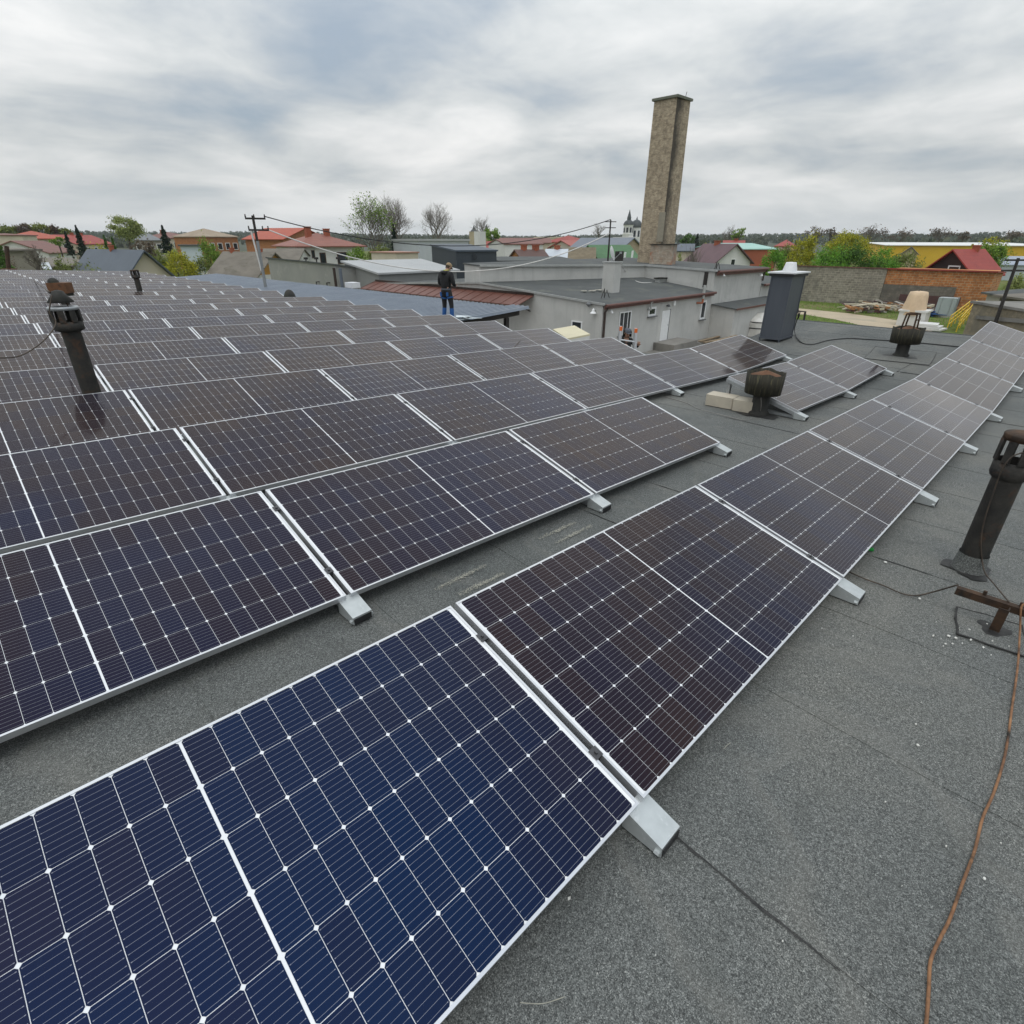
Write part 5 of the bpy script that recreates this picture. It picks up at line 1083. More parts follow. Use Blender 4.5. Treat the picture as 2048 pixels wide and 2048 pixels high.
house('blue-grey low roof right of the red-roofed house', 1990, 150, 2080, 150, 530, 514, 20, 'shed', ZINC, pm('blue_grey_sheet', (.30, .34, .40), (.26, .3, .36), .3, .6), cat='shed', name='blue_grey_shed', group='outbuildings')
house('jumbled pale-roofed hut beside the orange barn', 1975, 70, 2040, 66, 590, 573, 5, 'shed', pm('whitewash', (.45, .43, .38), (.38, .36, .31), 1, .9), M_ROOFG, cat='hut', name='pale_hut', group='outbuildings')
house('dark flat shack roof behind the low brick store', 2000, 62, 2100, 58, 597, 582, 6, 'shed', M_GRBL, ASB, cat='shack', name='dark_shack', group='outbuildings')
BRS = brickmat('beige_brick_store', (.32, .275, .19), (.26, .22, .15), (.27, .235, .17), .27, .08, .012, stain=(.17, .155, .12), stains=.4)
st = house('low beige brick store with concrete lintel at right behind the panels', 1944, 50, 2120, 44, 615, 609, 7, 'shed', BRS, M_YARD, oh=.15, cat='store', name='brick_store', group='outbuildings')
l0, l1 = ond(1950, 638, 49.2), ond(2110, 652, 43.4); d = l1-l0; mb = MB(); mb.obox(l0, d, Vector((-d.y, d.x, 0)).normalized()*.5, (0, 0, .22)); mb.build('lintel_ledge', M_YARD, st)
# leaning pole at right
t = thing('utility_pole', 'thin dark utility pole leaning by the brick store', 'utility pole', ond(1993, 640, 47)); p0, p1 = ond(1990, 650, 47), ond(2037, 516, 47)
mb = MB(); mb.tube([p0-Vector((0, 0, 1.5)), p1], [.12, .08], 8); mb.build('pole', M_BEAM, t)
for f in (.82, .97): q = p0.lerp(p1, f); mb = MB(); mb.tube([q-R0*.75, q+R0*.75], .06, 6); mb.build('cross_arm', M_BEAM, t)
# slim two-armed pole by the dish, and the cables that hang to it
D2 = 44.0; k0, k1 = ond(1215, 530, D2), ond(1216, 440, D2)
t = thing('utility_pole', 'slim utility pole with two cross-arms behind the satellite dish', 'utility pole', (k0.x, k0.y, lz(k0.x, k0.y)))
mb = MB(); mb.tube([(k0.x, k0.y, lz(k0.x, k0.y)-.1), (k0.x, k0.y, k1.z)], [.07, .05], 8); mb.build('pole', M_BEAM, t)
for y in (443.5, 455.5): z = ond(1216, y, D2).z; mb = MB(); q = Vector((k0.x, k0.y, z)); mb.tube([q-R0*.40, q+R0*.40], .03, 6); mb.build('cross_arm', M_BEAM, t)
def project(P): d = Vector(P)-CAM; z = d.dot(FW); return 1024+FPX*d.dot(RT)/z, 1024-FPX*d.dot(UP)/z
def hang(name, label, A, B, px, py, r, m):
    def pts(s): return [A.lerp(B, i/28) - Vector((0, 0, s*4*(i/28)*(1-i/28))) for i in range(29)]
    lo, hi = 0, 9
    for _ in range(30):
        s_ = (lo+hi)/2; pr_ = [project(p) for p in pts(s_)]
        y = next((a[1]+(b_[1]-a[1])*(px-a[0])/(b_[0]-a[0]) for a, b_ in zip(pr_, pr_[1:]) if (a[0]-px)*(b_[0]-px) <= 0), 0)
        if y < py: lo = s_
        else: hi = s_
    mb = MB(); mb.tube(pts(s_), r, 6); tag(mb.build(name, m, None, True), label, 'cable', 'overhead cables')
Zk = ond(1216, 455, D2).z; K = Vector((k0.x, k0.y, Zk))
hang('overhead_cable', 'thick white cable sagging from the roof mast behind the standing person', arms[1][1], K+Vector((0, 0, -.35)), 930, 543, .034, M_WHITEC)
hang('overhead_cable', 'thin dark cable from the roof mast arm to the slim pole', arms[0][1]+Vector((0, 0, .1)), K+Vector((0, 0, .5)), 870, 491, .028, M_CABLE)
wire('drop_cable', 'white cable dropping from the stack across the low roof', 'cable', [Vector((dp.x+.3, dp.y-.4, ztp+.05)), onplane(1252, 556, lz)+Vector((0, 0, .35)), onplane(1262, 560, lz)+Vector((0, 0, .1)), onplane(1283, 567, lz)+Vector((0, 0, .06)), onplane(1314, 566, lz)+Vector((0, 0, .06))], .03, M_WHITEC)

# ---------------------------------------------------------------- vegetation
import numpy as np
def leafmat(name, c1, c2, c3=None):
    if name in MATS: return MATS[name]
    m, g, b = newmat(name); MATS[name] = m
    at = g.n('ShaderNodeAttribute'); at.attribute_name = 'rnd'
    st = [(0, c1), (.6, c2), (1, c3 or tuple(min(1, x*1.35) for x in c2))]
    col = g.ramp(at.outputs['Fac'], st); g.l(col, b.inputs['Base Color']); b.inputs['Roughness'].default_value = .6; b.inputs['Specular IOR Level'].default_value = .25
    tr = g.n('ShaderNodeBsdfTranslucent'); g.l(col, tr.inputs[0]); mx = g.n('ShaderNodeMixShader'); mx.inputs[0].default_value = .3
    out = [n for n in g.t.nodes if n.type == 'OUTPUT_MATERIAL'][0]; g.l(b.outputs[0], mx.inputs[1]); g.l(tr.outputs[0], mx.inputs[2]); g.l(mx.outputs[0], out.inputs[0])
    return m
def leaf_mesh(name, pts, size, m, seed, up=0.0, aspect=.6):
    rng = np.random.default_rng(seed); P = np.asarray(pts, float); n = len(P)
    d = rng.normal(size=(n, 3)); d[:, 2] += up; d /= np.linalg.norm(d, axis=1, keepdims=True)
    e = np.cross(d, rng.normal(size=(n, 3))); e /= np.linalg.norm(e, axis=1, keepdims=True)
    s = size*rng.uniform(.55, 1.3, (n, 1)); a = d*s; b_ = e*s*aspect
    V = np.stack([P-a*.5, P+b_*.5, P+a*.5, P-b_*.5], 1).reshape(-1, 3)
    me = bpy.data.meshes.new(name); me.vertices.add(4*n); me.vertices.foreach_set('co', V.ravel())
    me.loops.add(4*n); me.loops.foreach_set('vertex_index', np.arange(4*n)); me.polygons.add(n); me.polygons.foreach_set('loop_start', np.arange(0, 4*n, 4))
    at = me.attributes.new('rnd', 'FLOAT', 'POINT'); at.data.foreach_set('value', np.repeat(rng.random(n)**1.1, 4).astype('f4'))
    me.materials.append(m); me.update(calc_edges=True); return me
M_BARK = pm('bark', (.085, .072, .058), (.055, .046, .038), 3, .95, bmp=.4, bscale=12); M_TWIG = pm('twigs', (.17, .15, .125), (.12, .105, .088), 2, .95)
LV = dict(fresh=leafmat('fresh_leaves', (.075, .14, .018), (.20, .31, .045)), yellow=leafmat('yellow_leaves', (.17, .19, .015), (.38, .37, .03)), olive=leafmat('olive_leaves', (.085, .115, .025), (.20, .235, .06)),
          dark=leafmat('dark_leaves', (.035, .08, .014), (.09, .18, .03)), spruce=leafmat('spruce_needles', (.008, .020, .012), (.022, .040, .022)), willow=leafmat('willow_leaves', (.15, .185, .055), (.29, .33, .11)),
          brown=leafmat('brown_twigs', (.075, .058, .042), (.15, .115, .08)), white=leafmat('blossom', (.35, .35, .26), (.6, .6, .5)), bright=leafmat('bright_leaves', (.065, .16, .015), (.16, .34, .04)))
def clumps(rng, n, cx_, cy_, cz_, rx, ry, rz, k=26, hollow=.55):
    """points gathered in clumps through an uneven crown"""
    cs = []
    for _ in range(k):
        d = Vector((rng.gauss(0, 1), rng.gauss(0, 1), rng.gauss(0, 1))).normalized(); f = rng.uniform(hollow, 1)**.6*rng.uniform(.75, 1.08)
        cs.append((Vector((d.x*rx*f, d.y*ry*f, d.z*rz*f)), rng.uniform(.20, .38)))
    out = []
    for _ in range(n):
        c, r = rng.choice(cs); out.append((cx_+c.x+rng.gauss(0, .55)*r*rx, cy_+c.y+rng.gauss(0, .55)*r*ry, cz_+c.z+rng.gauss(0, .5)*r*rz))
    return out, [(cx_+c.x, cy_+c.y, cz_+c.z) for c, r in cs]
def branch(mb, p, d, L, r, lev, rng, tips, spread=.55, nb=3, droop=0.0, n=5):
    seg = 3; pts = [p]; q = p; dd = d
    for i in range(seg):
        dd = (dd + Vector((rng.gauss(0, .13), rng.gauss(0, .13), rng.gauss(.05, .08)-droop))).normalized(); q = q + dd*L/seg; pts.append(q)
    mb.tube(pts, [r*(1-.45*i/seg) for i in range(seg+1)], n if lev > 1 else 3, False)
    if lev <= 0: tips.append(q); return
    for k in range(nb):
        f = rng.uniform(.45, 1) if k < nb-1 else 1; j = min(seg, max(1, round(f*seg)))
        a = rng.random()*6.28; side = Vector((math.cos(a), math.sin(a), rng.uniform(-.2, .5))); nd = (dd + side*rng.uniform(spread*.7, spread*1.4)).normalized()
        branch(mb, pts[j], nd, L*rng.uniform(.62, .82), max(r*.55, .014), lev-1, rng, tips, spread, nb, droop, n)
def tree(label, x0, x1, y0, y1, D, kind='leafy', leaf='fresh', seed=0, n=None, base=None, group='trees of the town', name=None, ybase=None, dens=1.0, lev=4):
    rng = random.Random(seed*77+int(x0)); c = ond((x0+x1)/2, (y0+y1)/2, D); s = pxm(c); rx = (x1-x0)/2/s*1.0; zt = ond((x0+x1)/2, y0, D).z; zb_ = ond((x0+x1)/2, y1, D).z
    rz = (zt-zb_)/2; g0 = GZ if base is None else base; B = Vector((c.x, c.y, g0)); area = (x1-x0)*(y1-y0)/4.0
    t = thing(name or {'leafy': 'leafy_tree', 'bare': 'bare_tree', 'conifer': 'conifer_tree', 'bush': 'bush', 'twiggy': 'twiggy_bush'}[kind], label, 'bush' if kind in ('bush', 'twiggy') else 'tree', B, group)
    loc = Vector((0, 0, 0)); H = zt-g0; n = n or int(max(260, min(7000, area*5.0*dens))); lsz = max(.10, 3.4/s)
    if kind == 'conifer':
        mb = MB(); mb.tube([loc, (0, 0, H*.97)], [max(.12, rx*.09), .02], 6); put('trunk', mb.mesh('trunk', M_BARK), t)
        pts = []; zb2 = max(.3, zb_-g0-.3)
        for _ in range(n):
            f = rng.random()**1.25; z = zb2+(H-zb2)*f; lay = .80+.20*math.cos(z*9/max(1, rx)); rr = rx*(1-f)**.85*lay*rng.uniform(.35, 1.05); a = rng.random()*6.28
            pts.append((rr*math.cos(a), rr*math.sin(a), z-rr*.25))
        put('crown', leaf_mesh('crown', pts, lsz*1.15, LV[leaf], seed, aspect=.4), t); return t
    if kind in ('bare', 'twiggy'):
        mb = MB(); tips = []; tr = max(.10, H*.018)
        if kind == 'bare':
            z0 = max(.15*H, (zb_-g0)+.08*H); mb.tube([loc, (rng.gauss(0, .05)*H*.1, 0, z0*.6), (0, 0, z0)], [tr*1.3, tr*1.05, tr], 7, False); trunk = put('trunk', mb.mesh('trunk', M_BARK), t)
            cm_ = MB(); h_ = H-z0
            for k in range(6): a = 6.28*k/6+rng.random(); e = rng.uniform(.35, 1.2)*rx/max(h_, .1); branch(cm_, Vector((0, 0, z0*rng.uniform(.8, 1))), Vector((math.cos(a)*e, math.sin(a)*e, 1)).normalized(), h_*.36, tr*.62, lev, rng, tips, .78, 3)
            branch(cm_, Vector((0, 0, z0)), Vector((0, 0, 1)), h_*.38, tr*.75, lev, rng, tips, .72, 3)
        else:
            cm_ = MB()
            for k in range(16): a = rng.random()*6.28; e = rng.uniform(.1, 1.0)*rx/H; branch(cm_, Vector((rng.gauss(0, rx*.2), rng.gauss(0, rx*.2), 0)), Vector((math.cos(a)*e, math.sin(a)*e, 1)).normalized(), H*.5, .04+.006*H, 2, rng, tips, .35, 3)
        # fit the branches to the crown's real extent
        V = np.array(cm_.v); m_ = V[:, 2].max(); V[:, 2] *= H/m_; w_ = max(np.percentile(np.hypot(V[:, 0], V[:, 1]), 98), .1); V[:, :2] *= rx/w_
        cm_.v = [tuple(v) for v in V]; cr = put('crown', cm_.mesh('crown', M_TWIG), t)
        if leaf and dens:
            k = np.array([(q.x*rx/w_, q.y*rx/w_, q.z*H/m_) for q in tips]); r2 = np.random.default_rng(seed)
            pp = k[r2.integers(0, len(k), n)] + r2.normal(size=(n, 3))*rx*.05; put('leaves', leaf_mesh('leaves', pp, lsz, LV[leaf], seed), cr)
        return t
    cz_ = (zt+zb_)/2-g0
    if kind == 'bush': cz_ = H*.5; rz = H*.5
    pts, cs = clumps(rng, n, 0, 0, cz_, rx*.86, rx*.86, rz*.86, k=int(18+min(40, area/60)))
    if kind == 'bush': pts = [(x, y, abs(z)+.05) for x, y, z in pts]
    mb = MB(); tr = max(.06, H*.02)
    if kind == 'leafy':
        mb.tube([loc, (0, 0, max(.5, cz_-rz*.5))], [tr*1.3, tr*.8], 7)
        for q in cs[:9]: mb.tube([(0, 0, max(.4, cz_-rz*.6)), (q[0]*.5, q[1]*.5, (cz_-rz*.2+q[2])/2), q], [tr*.6, tr*.35, tr*.1], 4, False)
    else:
        for q in cs[:10]: mb.tube([(q[0]*.15, q[1]*.15, 0), (q[0]*.6, q[1]*.6, max(.1, q[2]*.6)), (q[0], q[1], max(.2, q[2]))], [.06, .04, .015], 4, False)
    put('trunk' if kind == 'leafy' else 'stems', mb.mesh('trunk', M_BARK), t)
    put('crown', leaf_mesh('crown', pts, lsz, LV[leaf], seed, up=.3), t); return t
T = tree
T('round pale-green willow tree on the left skyline', 219, 283, 427, 484, 165, 'leafy', 'willow', 1, dens=1.3)
T('tall dark spruce with pointed top, left of the round willow', 146, 174, 451, 512, 140, 'conifer', 'spruce', 2)
T('smaller dark spruce left of the tall pointed spruce', 126, 146, 463, 505, 150, 'conifer', 'spruce', 3)
T('slim dark thuja right of the long red roof', 205, 222, 470, 516, 130, 'conifer', 'dark', 4)
T('second slim thuja beside the round willow trunk', 221, 236, 474, 514, 128, 'conifer', 'dark', 5)
T('broad dark fir right of the grey hip roof', 313, 347, 451, 502, 140, 'conifer', 'spruce', 6)
T('dark conifer cut by the left picture edge', -22, 12, 460, 530, 60, 'conifer', 'dark', 7)
T('yellow-green bush under the slim thujas', 172, 224, 488, 522, 105, 'bush', 'yellow', 8)
T('bare little tree in front of the tin-roofed shed', 52, 88, 487, 545, 70, 'bare', None, 9, dens=0)
T('brown thicket between the willow and the slate roof', 238, 300, 482, 512, 120, 'bush', 'brown', 10)
T('brown-leaved shrub left of the dark fir', 275, 318, 478, 520, 112, 'twiggy', 'brown', 101, dens=.6)
T('yellow forsythia bush behind the slate-roofed house', 318, 396, 500, 560, 92, 'bush', 'yellow', 11)
T('olive bush left of the forsythia', 296, 336, 494, 540, 98, 'bush', 'olive', 12)
T('pale blossoming bush above the forsythia', 322, 362, 488, 516, 104, 'bush', 'willow', 13)
T('tall fresh green bush left of the old cottage', 396, 440, 470, 536, 104, 'bush', 'fresh', 14)
T('dark twiggy bush below the fresh green bush', 372, 428, 506, 560, 95, 'bush', 'olive', 15)
T('white blossom spray beside the old cottage', 398, 424, 534, 556, 88, 'bush', 'white', 16, dens=.5)
T('green bush far left before the block outbuilding', 80, 132, 497, 545, 78, 'bush', 'olive', 17, dens=.7)
T('greenish shrub by the long shed', 128, 170, 508, 548, 82, 'bush', 'olive', 171, dens=.6)
T('dry brown thicket at the far left behind the last panels', -20, 60, 512, 548, 64, 'bush', 'brown', 181, dens=.6)
T('olive scrub between the long shed and slate-roofed house', 150, 206, 524, 552, 76, 'bush', 'olive', 182, dens=.5)
T('small green tree before the red hip roof', 104, 128, 474, 492, 150, 'leafy', 'fresh', 18)
for i, (x0, x1, y0, y1, lf, kd) in enumerate(((-10, 40, 447, 482, 'olive', 'leafy'), (28, 70, 443, 480, 'brown', 'leafy'), (58, 104, 445, 478, 'olive', 'leafy'), (92, 122, 449, 476, 'brown', 'bare'), (118, 142, 452, 478, 'olive', 'leafy'))):
    T('%s tree in the grove behind the left-hand red roofs' % ('leftmost olive', 'second, brownish', 'third, olive', 'fourth, bare', 'rightmost olive')[i], x0, x1, y0, y1, 235, kd, lf, 20+i, group='grove behind the red roofs')
T('big tree, half leafed out in green, behind the grey hall', 690, 800, 383, 524, 104, 'bare', 'fresh', 31, n=1900, lev=5)
T('large bare grey tree right of the half-leafed tree', 742, 838, 383, 515, 118, 'bare', None, 32, dens=0, lev=5)
T('rounded bare tree above the panel hall', 832, 912, 399, 500, 150, 'bare', None, 33, dens=0, lev=5)
T('dark fir beneath the big bare tree', 775, 803, 448, 522, 112, 'conifer', 'spruce', 34)
T('yellow-green bush at the foot of the big tree', 726, 792, 482, 526, 100, 'bush', 'olive', 35)
T('green leafy bush right of the white house', 690, 742, 488, 526, 98, 'bush', 'fresh', 36, dens=.8)
T('tall thin bare tree behind the distant spires', 938, 985, 428, 482, 300, 'bare', None, 37, dens=0)
T('light green tree right of the distant spires', 968, 1004, 455, 492, 210, 'leafy', 'fresh', 38)
T('bare tree group behind the slim pole', 1182, 1214, 445, 475, 320, 'bare', None, 39, dens=0)
T('grey bare bush right of the chimney foot', 1362, 1412, 487, 522, 90, 'twiggy', None, 40, dens=0)
T('pale green shrub touching the brick annex', 1345, 1368, 500, 523, 84, 'bush', 'willow', 41)
T('bare tree on the skyline right of the chimney', 1444, 1476, 448, 495, 210, 'bare', None, 42, dens=0)
T('half-green tree beside the skyline bare tree', 1464, 1492, 456, 492, 205, 'bare', 'fresh', 43, n=500)
T('dark conifer clump behind the plum roof', 1360, 1392, 466, 492, 240, 'leafy', 'dark', 44)
T('second dark conifer behind the plum roof', 1386, 1402, 468, 490, 235, 'conifer', 'spruce', 45)
T('yellowish bush behind the plum-roofed house', 1398, 1440, 480, 494, 200, 'bush', 'yellow', 46)
T('bright green bush left of the insulated duct', 1520, 1572, 490, 560, 84, 'bush', 'bright', 50)
T('golden-green tall bush right of the duct cap', 1575, 1640, 464, 545, 90, 'bush', 'yellow', 51)
T('olive bush between the crimson hip roof and duct', 1556, 1600, 482, 530, 100, 'bush', 'olive', 52)
T('golden willow behind the block wall', 1645, 1740, 459, 532, 104, 'leafy', 'yellow', 53)
T('large bright green bush behind the block wall, left part', 1615, 1700, 488, 545, 88, 'bush', 'bright', 54)
T('large bright green bush behind the block wall, middle', 1668, 1745, 480, 545, 90, 'bush', 'dark', 55)
T('bright green bush where the two walls meet', 1725, 1800, 488, 545, 92, 'bush', 'bright', 56)
T('olive green bush left of the steep red roof', 1775, 1850, 500, 548, 96, 'bush', 'olive', 57)
T('deep green bush above the joint of the walls', 1755, 1815, 494, 545, 98, 'bush', 'dark', 58)
T('green tree right of the steep red roof', 1945, 2004, 482, 560, 96, 'leafy', 'fresh', 59)
T('thin yellow-green shrub before the yellow hall', 1955, 2015, 475, 512, 120, 'twiggy', 'yellow', 60, dens=.5)
T('pale grey-green shrub at the right picture edge', 2008, 2062, 540, 592, 76, 'bush', 'willow', 61)
T('dark shrub beside the chimney-like stump over the wall', 1742, 1772, 508, 534, 84, 'bush', 'dark', 62)
for i, (x0, x1, y0) in enumerate(((1610, 1652, 452), (1648, 1676, 455), (1712, 1772, 446), (1775, 1835, 456), (1858, 1906, 455), (1915, 1940, 463), (2000, 2048, 461))):
    T('%s rounded bare tree on the right skyline' % ('first', 'second', 'third', 'fourth', 'fifth', 'sixth', 'seventh')[i], x0, x1, y0, 482, 330, 'bare', 'brown', 70+i, n=260, group='bare trees on the right skyline')
# far wood on the low hills
rng = random.Random(99); pts = []
for _ in range(5200):
    a = rng.uniform(-.95, .95)+YAW; r = 420+1500*rng.random()**.75; az = math.pi/2-a; x = r*math.cos(az); y = r*math.sin(az); z0 = hill(az % (2*math.pi), r) if r > 450 else GZ
    if r < 700 and math.sin(a*9)+math.sin(a*23+1) < .1: continue
    h = rng.uniform(4, 9.5); w_ = h*.42
    for _ in range(30): f_ = rng.random(); pts.append((x+rng.gauss(0, w_*.5)*(1.1-f_*.6), y+rng.gauss(0, w_*.5), z0+h*f_))
me = leaf_mesh('forest', pts, 2.9, leafmat('far_wood', (.065, .085, .050), (.10, .12, .068), (.14, .15, .09)), 5, up=1.6, aspect=.9)
tag(put('forest', me), 'dark wooded hills along the horizon', 'forest', kind='stuff')
# grass tufts by the drive, long enough to show
rng = random.Random(4); pts = []
for _ in range(9000):
    x = rng.uniform(1560, 1960); y = rng.uniform(604, 668); q = onz(x, y, GZ)
    lim = interp(x, [1540, 1610, 1666, 1720, 1790, 1850, 1960], [628, 629, 638, 650, 661, 672, 690]); lim2 = interp(x, [1540, 1600, 1700, 1790, 1840, 1880, 1960], [612, 617, 627, 640, 648, 652, 668])
    if lim2-1 < y < lim+1: continue
    pts.append((q.x, q.y, GZ+rng.uniform(.0, .12)))
tag(put('grass', leaf_mesh('grass', pts, .16, LV['bright'], 3, up=2.2, aspect=.25)), 'short green grass along the sandy drive', 'grass', kind='stuff')

# ---------------------------------------------------------------- yard odds and ends
rng = random.Random(21); PAL = [pm('scrap_a', (.45, .43, .38), (.36, .34, .3), 2, .9), pm('scrap_b', (.40, .20, .08), (.32, .16, .07), 2, .9), pm('scrap_c', (.16, .14, .12), (.11, .1, .09), 2, .9), pm('scrap_d', (.55, .50, .38), (.45, .40, .3), 2, .9), pm('scrap_e', (.10, .05, .05), (.08, .04, .04), 2, .9)]
mb = MB()
for k in range(260):
    x = rng.gauss(1790, 70); y = rng.uniform(612, 628)+max(0, (x-1790)/22); 
    if not 1690 < x < 1930: continue
    q = onz(x, y, GZ); mb.cur = rng.randrange(5); L_ = rng.uniform(.3, 1.6); a = rng.random()*3.14; zz = GZ+rng.uniform(.02, .5)
    d = Vector((math.cos(a), math.sin(a), rng.uniform(-.25, .25)))*L_; mb.obox((q.x, q.y, zz), d, Vector((-d.y, d.x, 0)).normalized()*rng.uniform(.06, .4), (0, 0, rng.uniform(.04, .25)))
tag(mb.build('rubble', PAL), 'long heap of scrap wood and rubble before the block wall', 'scrap heap', kind='stuff')
for i, (x0, y0, x1, y1, lab) in enumerate(((1683, 612, 1760, 615, 'longest pale pole'), (1700, 617, 1752, 612, 'short pale pole'), (1722, 609, 1790, 619, 'slanting pale pole'))):
    mb = MB(); mb.tube([onz(x0, y0+6, GZ)+Vector((0, 0, .5)), onz(x1, y1+6, GZ)+Vector((0, 0, .6))], .09, 6); tag(mb.build('wooden_pole', PAL[3]), lab+' lying on the scrap heap', 'pole', 'poles on the scrap heap')
q = onz(1886, 634, GZ); t = thing('liquid_tank', 'grey translucent liquid tank on a pallet before the orange barn', 'tank', q)
mb = MB(); b_ = .12
mb.prism([(q.x-.7+b_, q.y-.75, q.z+.2), (q.x+.7-b_, q.y-.75, q.z+.2), (q.x+.7, q.y-.75+b_, q.z+.2), (q.x+.7, q.y+.75-b_, q.z+.2), (q.x+.7-b_, q.y+.75, q.z+.2), (q.x-.7+b_, q.y+.75, q.z+.2), (q.x-.7, q.y+.75-b_, q.z+.2), (q.x-.7, q.y-.75+b_, q.z+.2)], (0, 0, 1.6)); mb.build('bottle', pm('milky_plastic', (.38, .43, .43), (.32, .37, .37), 1, .4), t)
mb = MB(); mb.box(q.x-.75, q.x+.75, q.y-.8, q.y+.8, q.z, q.z+.16); mb.build('pallet', PAL[0], t)
for dx, dy in ((-.72, -.4), (-.72, .4), (-.3, -.78), (.3, -.78)): mb = MB(); mb.tube([(q.x+dx, q.y+dy, q.z+.16), (q.x+dx, q.y+dy, q.z+1.85)], .025, 5); mb.build('cage_bar', M_GALVD, t)
q = onz(1866, 634, GZ); mb = MB(); rng = random.Random(2)
for k in range(6): mb.slab([(q.x+rng.uniform(-.9, .9)+.5*math.cos(a), q.y+rng.uniform(-.7, .7)+.5*math.sin(a), q.z+.15+.08*k) for a in (0, 1.3, 2.6, 3.9, 5.2)], .05)
tag(mb.build('blue_tarpaulin', pm('blue_tarp', (.03, .10, .28), (.025, .08, .22), 2, .6)), 'crumpled blue tarpaulin left of the liquid tank', 'tarpaulin')
q = onz(1822, 651, GZ); t = thing('covered_container', 'white container draped with a peach cloth beyond the cowl', 'container', q)
mb = MB(); mb.box(q.x-.9, q.x+.9, q.y-1.0, q.y+1.0, q.z, q.z+1.2); mb.build('body', WHITE, t); mb = MB(); mb.box(q.x-1.0, q.x+1.0, q.y-1.1, q.y+1.1, q.z+1.2, q.z+1.35); mb.build('rim', WHITE, t)
rng = random.Random(6); mb = MB(); N = 24; ring = []
for zi, (z, r) in enumerate(((.9, .98), (1.5, .92), (2.0, .80), (2.45, .72), (2.75, .66), (2.8, .3), (2.78, .02))):
    for k in range(N): a = 6.283*k/N; f = r*(1+.07*math.sin(a*6+zi)+.05*rng.random()); ring.append((q.x+f*math.cos(a)*1.05, q.y+f*math.sin(a)*.95+.15, q.z+z+.06*rng.random()))
mb.add(ring, [(i*N+k, i*N+(k+1) % N, (i+1)*N+(k+1) % N, (i+1)*N+k) for i in range(6) for k in range(N)]); mb.build('cloth', pm('peach_cloth', (.66, .50, .34), (.56, .42, .29), 2, .9), t, True)
q = onz(1858, 660, GZ); mb = MB(); rng = random.Random(7)
for k in range(3): mb.obox((q.x-.8+.1*k, q.y-.9+.15*k, q.z+.05+.16*k), (1.7, .2*k-.2, 0), (0, 1.5, 0), (0, 0, .14))
tag(mb.build('white_sheet_stack', WHITE), 'stack of white sheets on the grass right of the cowl', 'sheets')
# yellow railing
M_YRAIL = pm('yellow_rail', (.66, .45, .03), (.58, .39, .03), 2, .5)
for i, (xa, ya, xb, yb, lab) in enumerate(((1893, 652, 1925, 632, 'farther'), (1912, 656, 1938, 630, 'nearer'))):
    a = onz(xa, ya+8, GZ); b_ = onz(xb, yb+16, GZ); a.z = b_.z = GZ; b_.z += .8; t = thing('yellow_railing', lab+' yellow stair railing beside the brick store', 'railing', a, 'yellow stair railings')
    for f in (0, .2, .4, .6, .8, 1): q = a.lerp(b_, f); mb = MB(); mb.tube([q-Vector((0, 0, .0)), q+Vector((0, 0, 1.15))], .04, 6); mb.build('post', M_YRAIL, t)
    for h_ in (.45, .8, 1.15): mb = MB(); mb.tube([a+Vector((0, 0, h_)), b_+Vector((0, 0, h_))], .045, 6); mb.build('rail', M_YRAIL, t)
# black bent rail at the roof edge
q = onz(1604, 640, -.6); mb = MB(); a = onu(1598, 640, RUX+.25); b_ = onu(1612, 640, RUX+.25)
mb.tube([(RUX+.2, a.y+.6, -1.1), (RUX+.2, a.y+.6, -.32), (RUX+.2, a.y+.35, -.02), (RUX+.2, b_.y+.05, -.02), (RUX+.2, b_.y-.02, -1.1)], .03, 6); tag(mb.build('ladder_hoop', M_BEAM), 'black bent ladder hoop at the far roof edge', 'ladder hoop')
# box trailer with cream roof below the panels, wrapped bale
a = ond(1150, 686, 25); t = thing('box_trailer', 'white box trailer with cream top beside the grey side wall', 'trailer', (a.x, a.y, GZ))
c1, c2, c3 = ond(1180, 669, 24.5), ond(1134, 680, 23.0), ond(1110, 661, 27.0); zt5 = c1.z; c2 = onz(1134, 678, zt5); c3 = onz(1106, 659, zt5)
e1, e2 = c2-c1, c3-c2; mb = MB(); mb.obox((c1.x, c1.y, GZ+.7), e1, e2, (0, 0, zt5-GZ-.75)); mb.build('box', WHITE, t)
mb = MB(); mb.obox(c1+Vector((0, 0, -.05)), e1, e2, (0, 0, .07)); mb.build('top', pm('cream_top', (.62, .57, .40), (.55, .50, .35), 1, .7), t)
for f in (.25, .75):
    q = c1+e1*f; mb = MB(); mb.tube([(q.x, q.y, GZ+.38), (q.x, q.y+.25, GZ+.38)], .38, 14); mb.build('wheel', M_CABLE, t)
q = Vector((46.2, SV-1.2, GZ)); b0w, b1w = ond(1503, 672, 49), ond(1532, 628, 49); t = thing('wrapped_bale', 'white plastic-wrapped bale against the grey shed by the duct', 'bale', (b0w.x+1, b0w.y, GZ))
ww = 1.6; hh = b1w.z-GZ; N = 20; ring = []; rng = random.Random(3)
for zi in range(9):
    z = hh*zi/8; r = ww*(1 if zi < 6 else (1-.10*(zi-5)**1.6))
    for k in range(N): a = 6.283*k/N; f = r*(1+.05*math.sin(a*5+zi*.9)+.04*rng.random()); ring.append((b0w.x+1+f*math.cos(a), b0w.y+f*math.sin(a), GZ+z))
mb = MB(); mb.add(ring, [(i*N+k, i*N+(k+1) % N, (i+1)*N+(k+1) % N, (i+1)*N+k) for i in range(8) for k in range(N)] + [tuple(range(8*N, 9*N))]); mb.build('wrap', pm('white_wrap', (.62, .61, .57), (.48, .47, .43), 2, .5, bmp=.3, bscale=6), t, True)
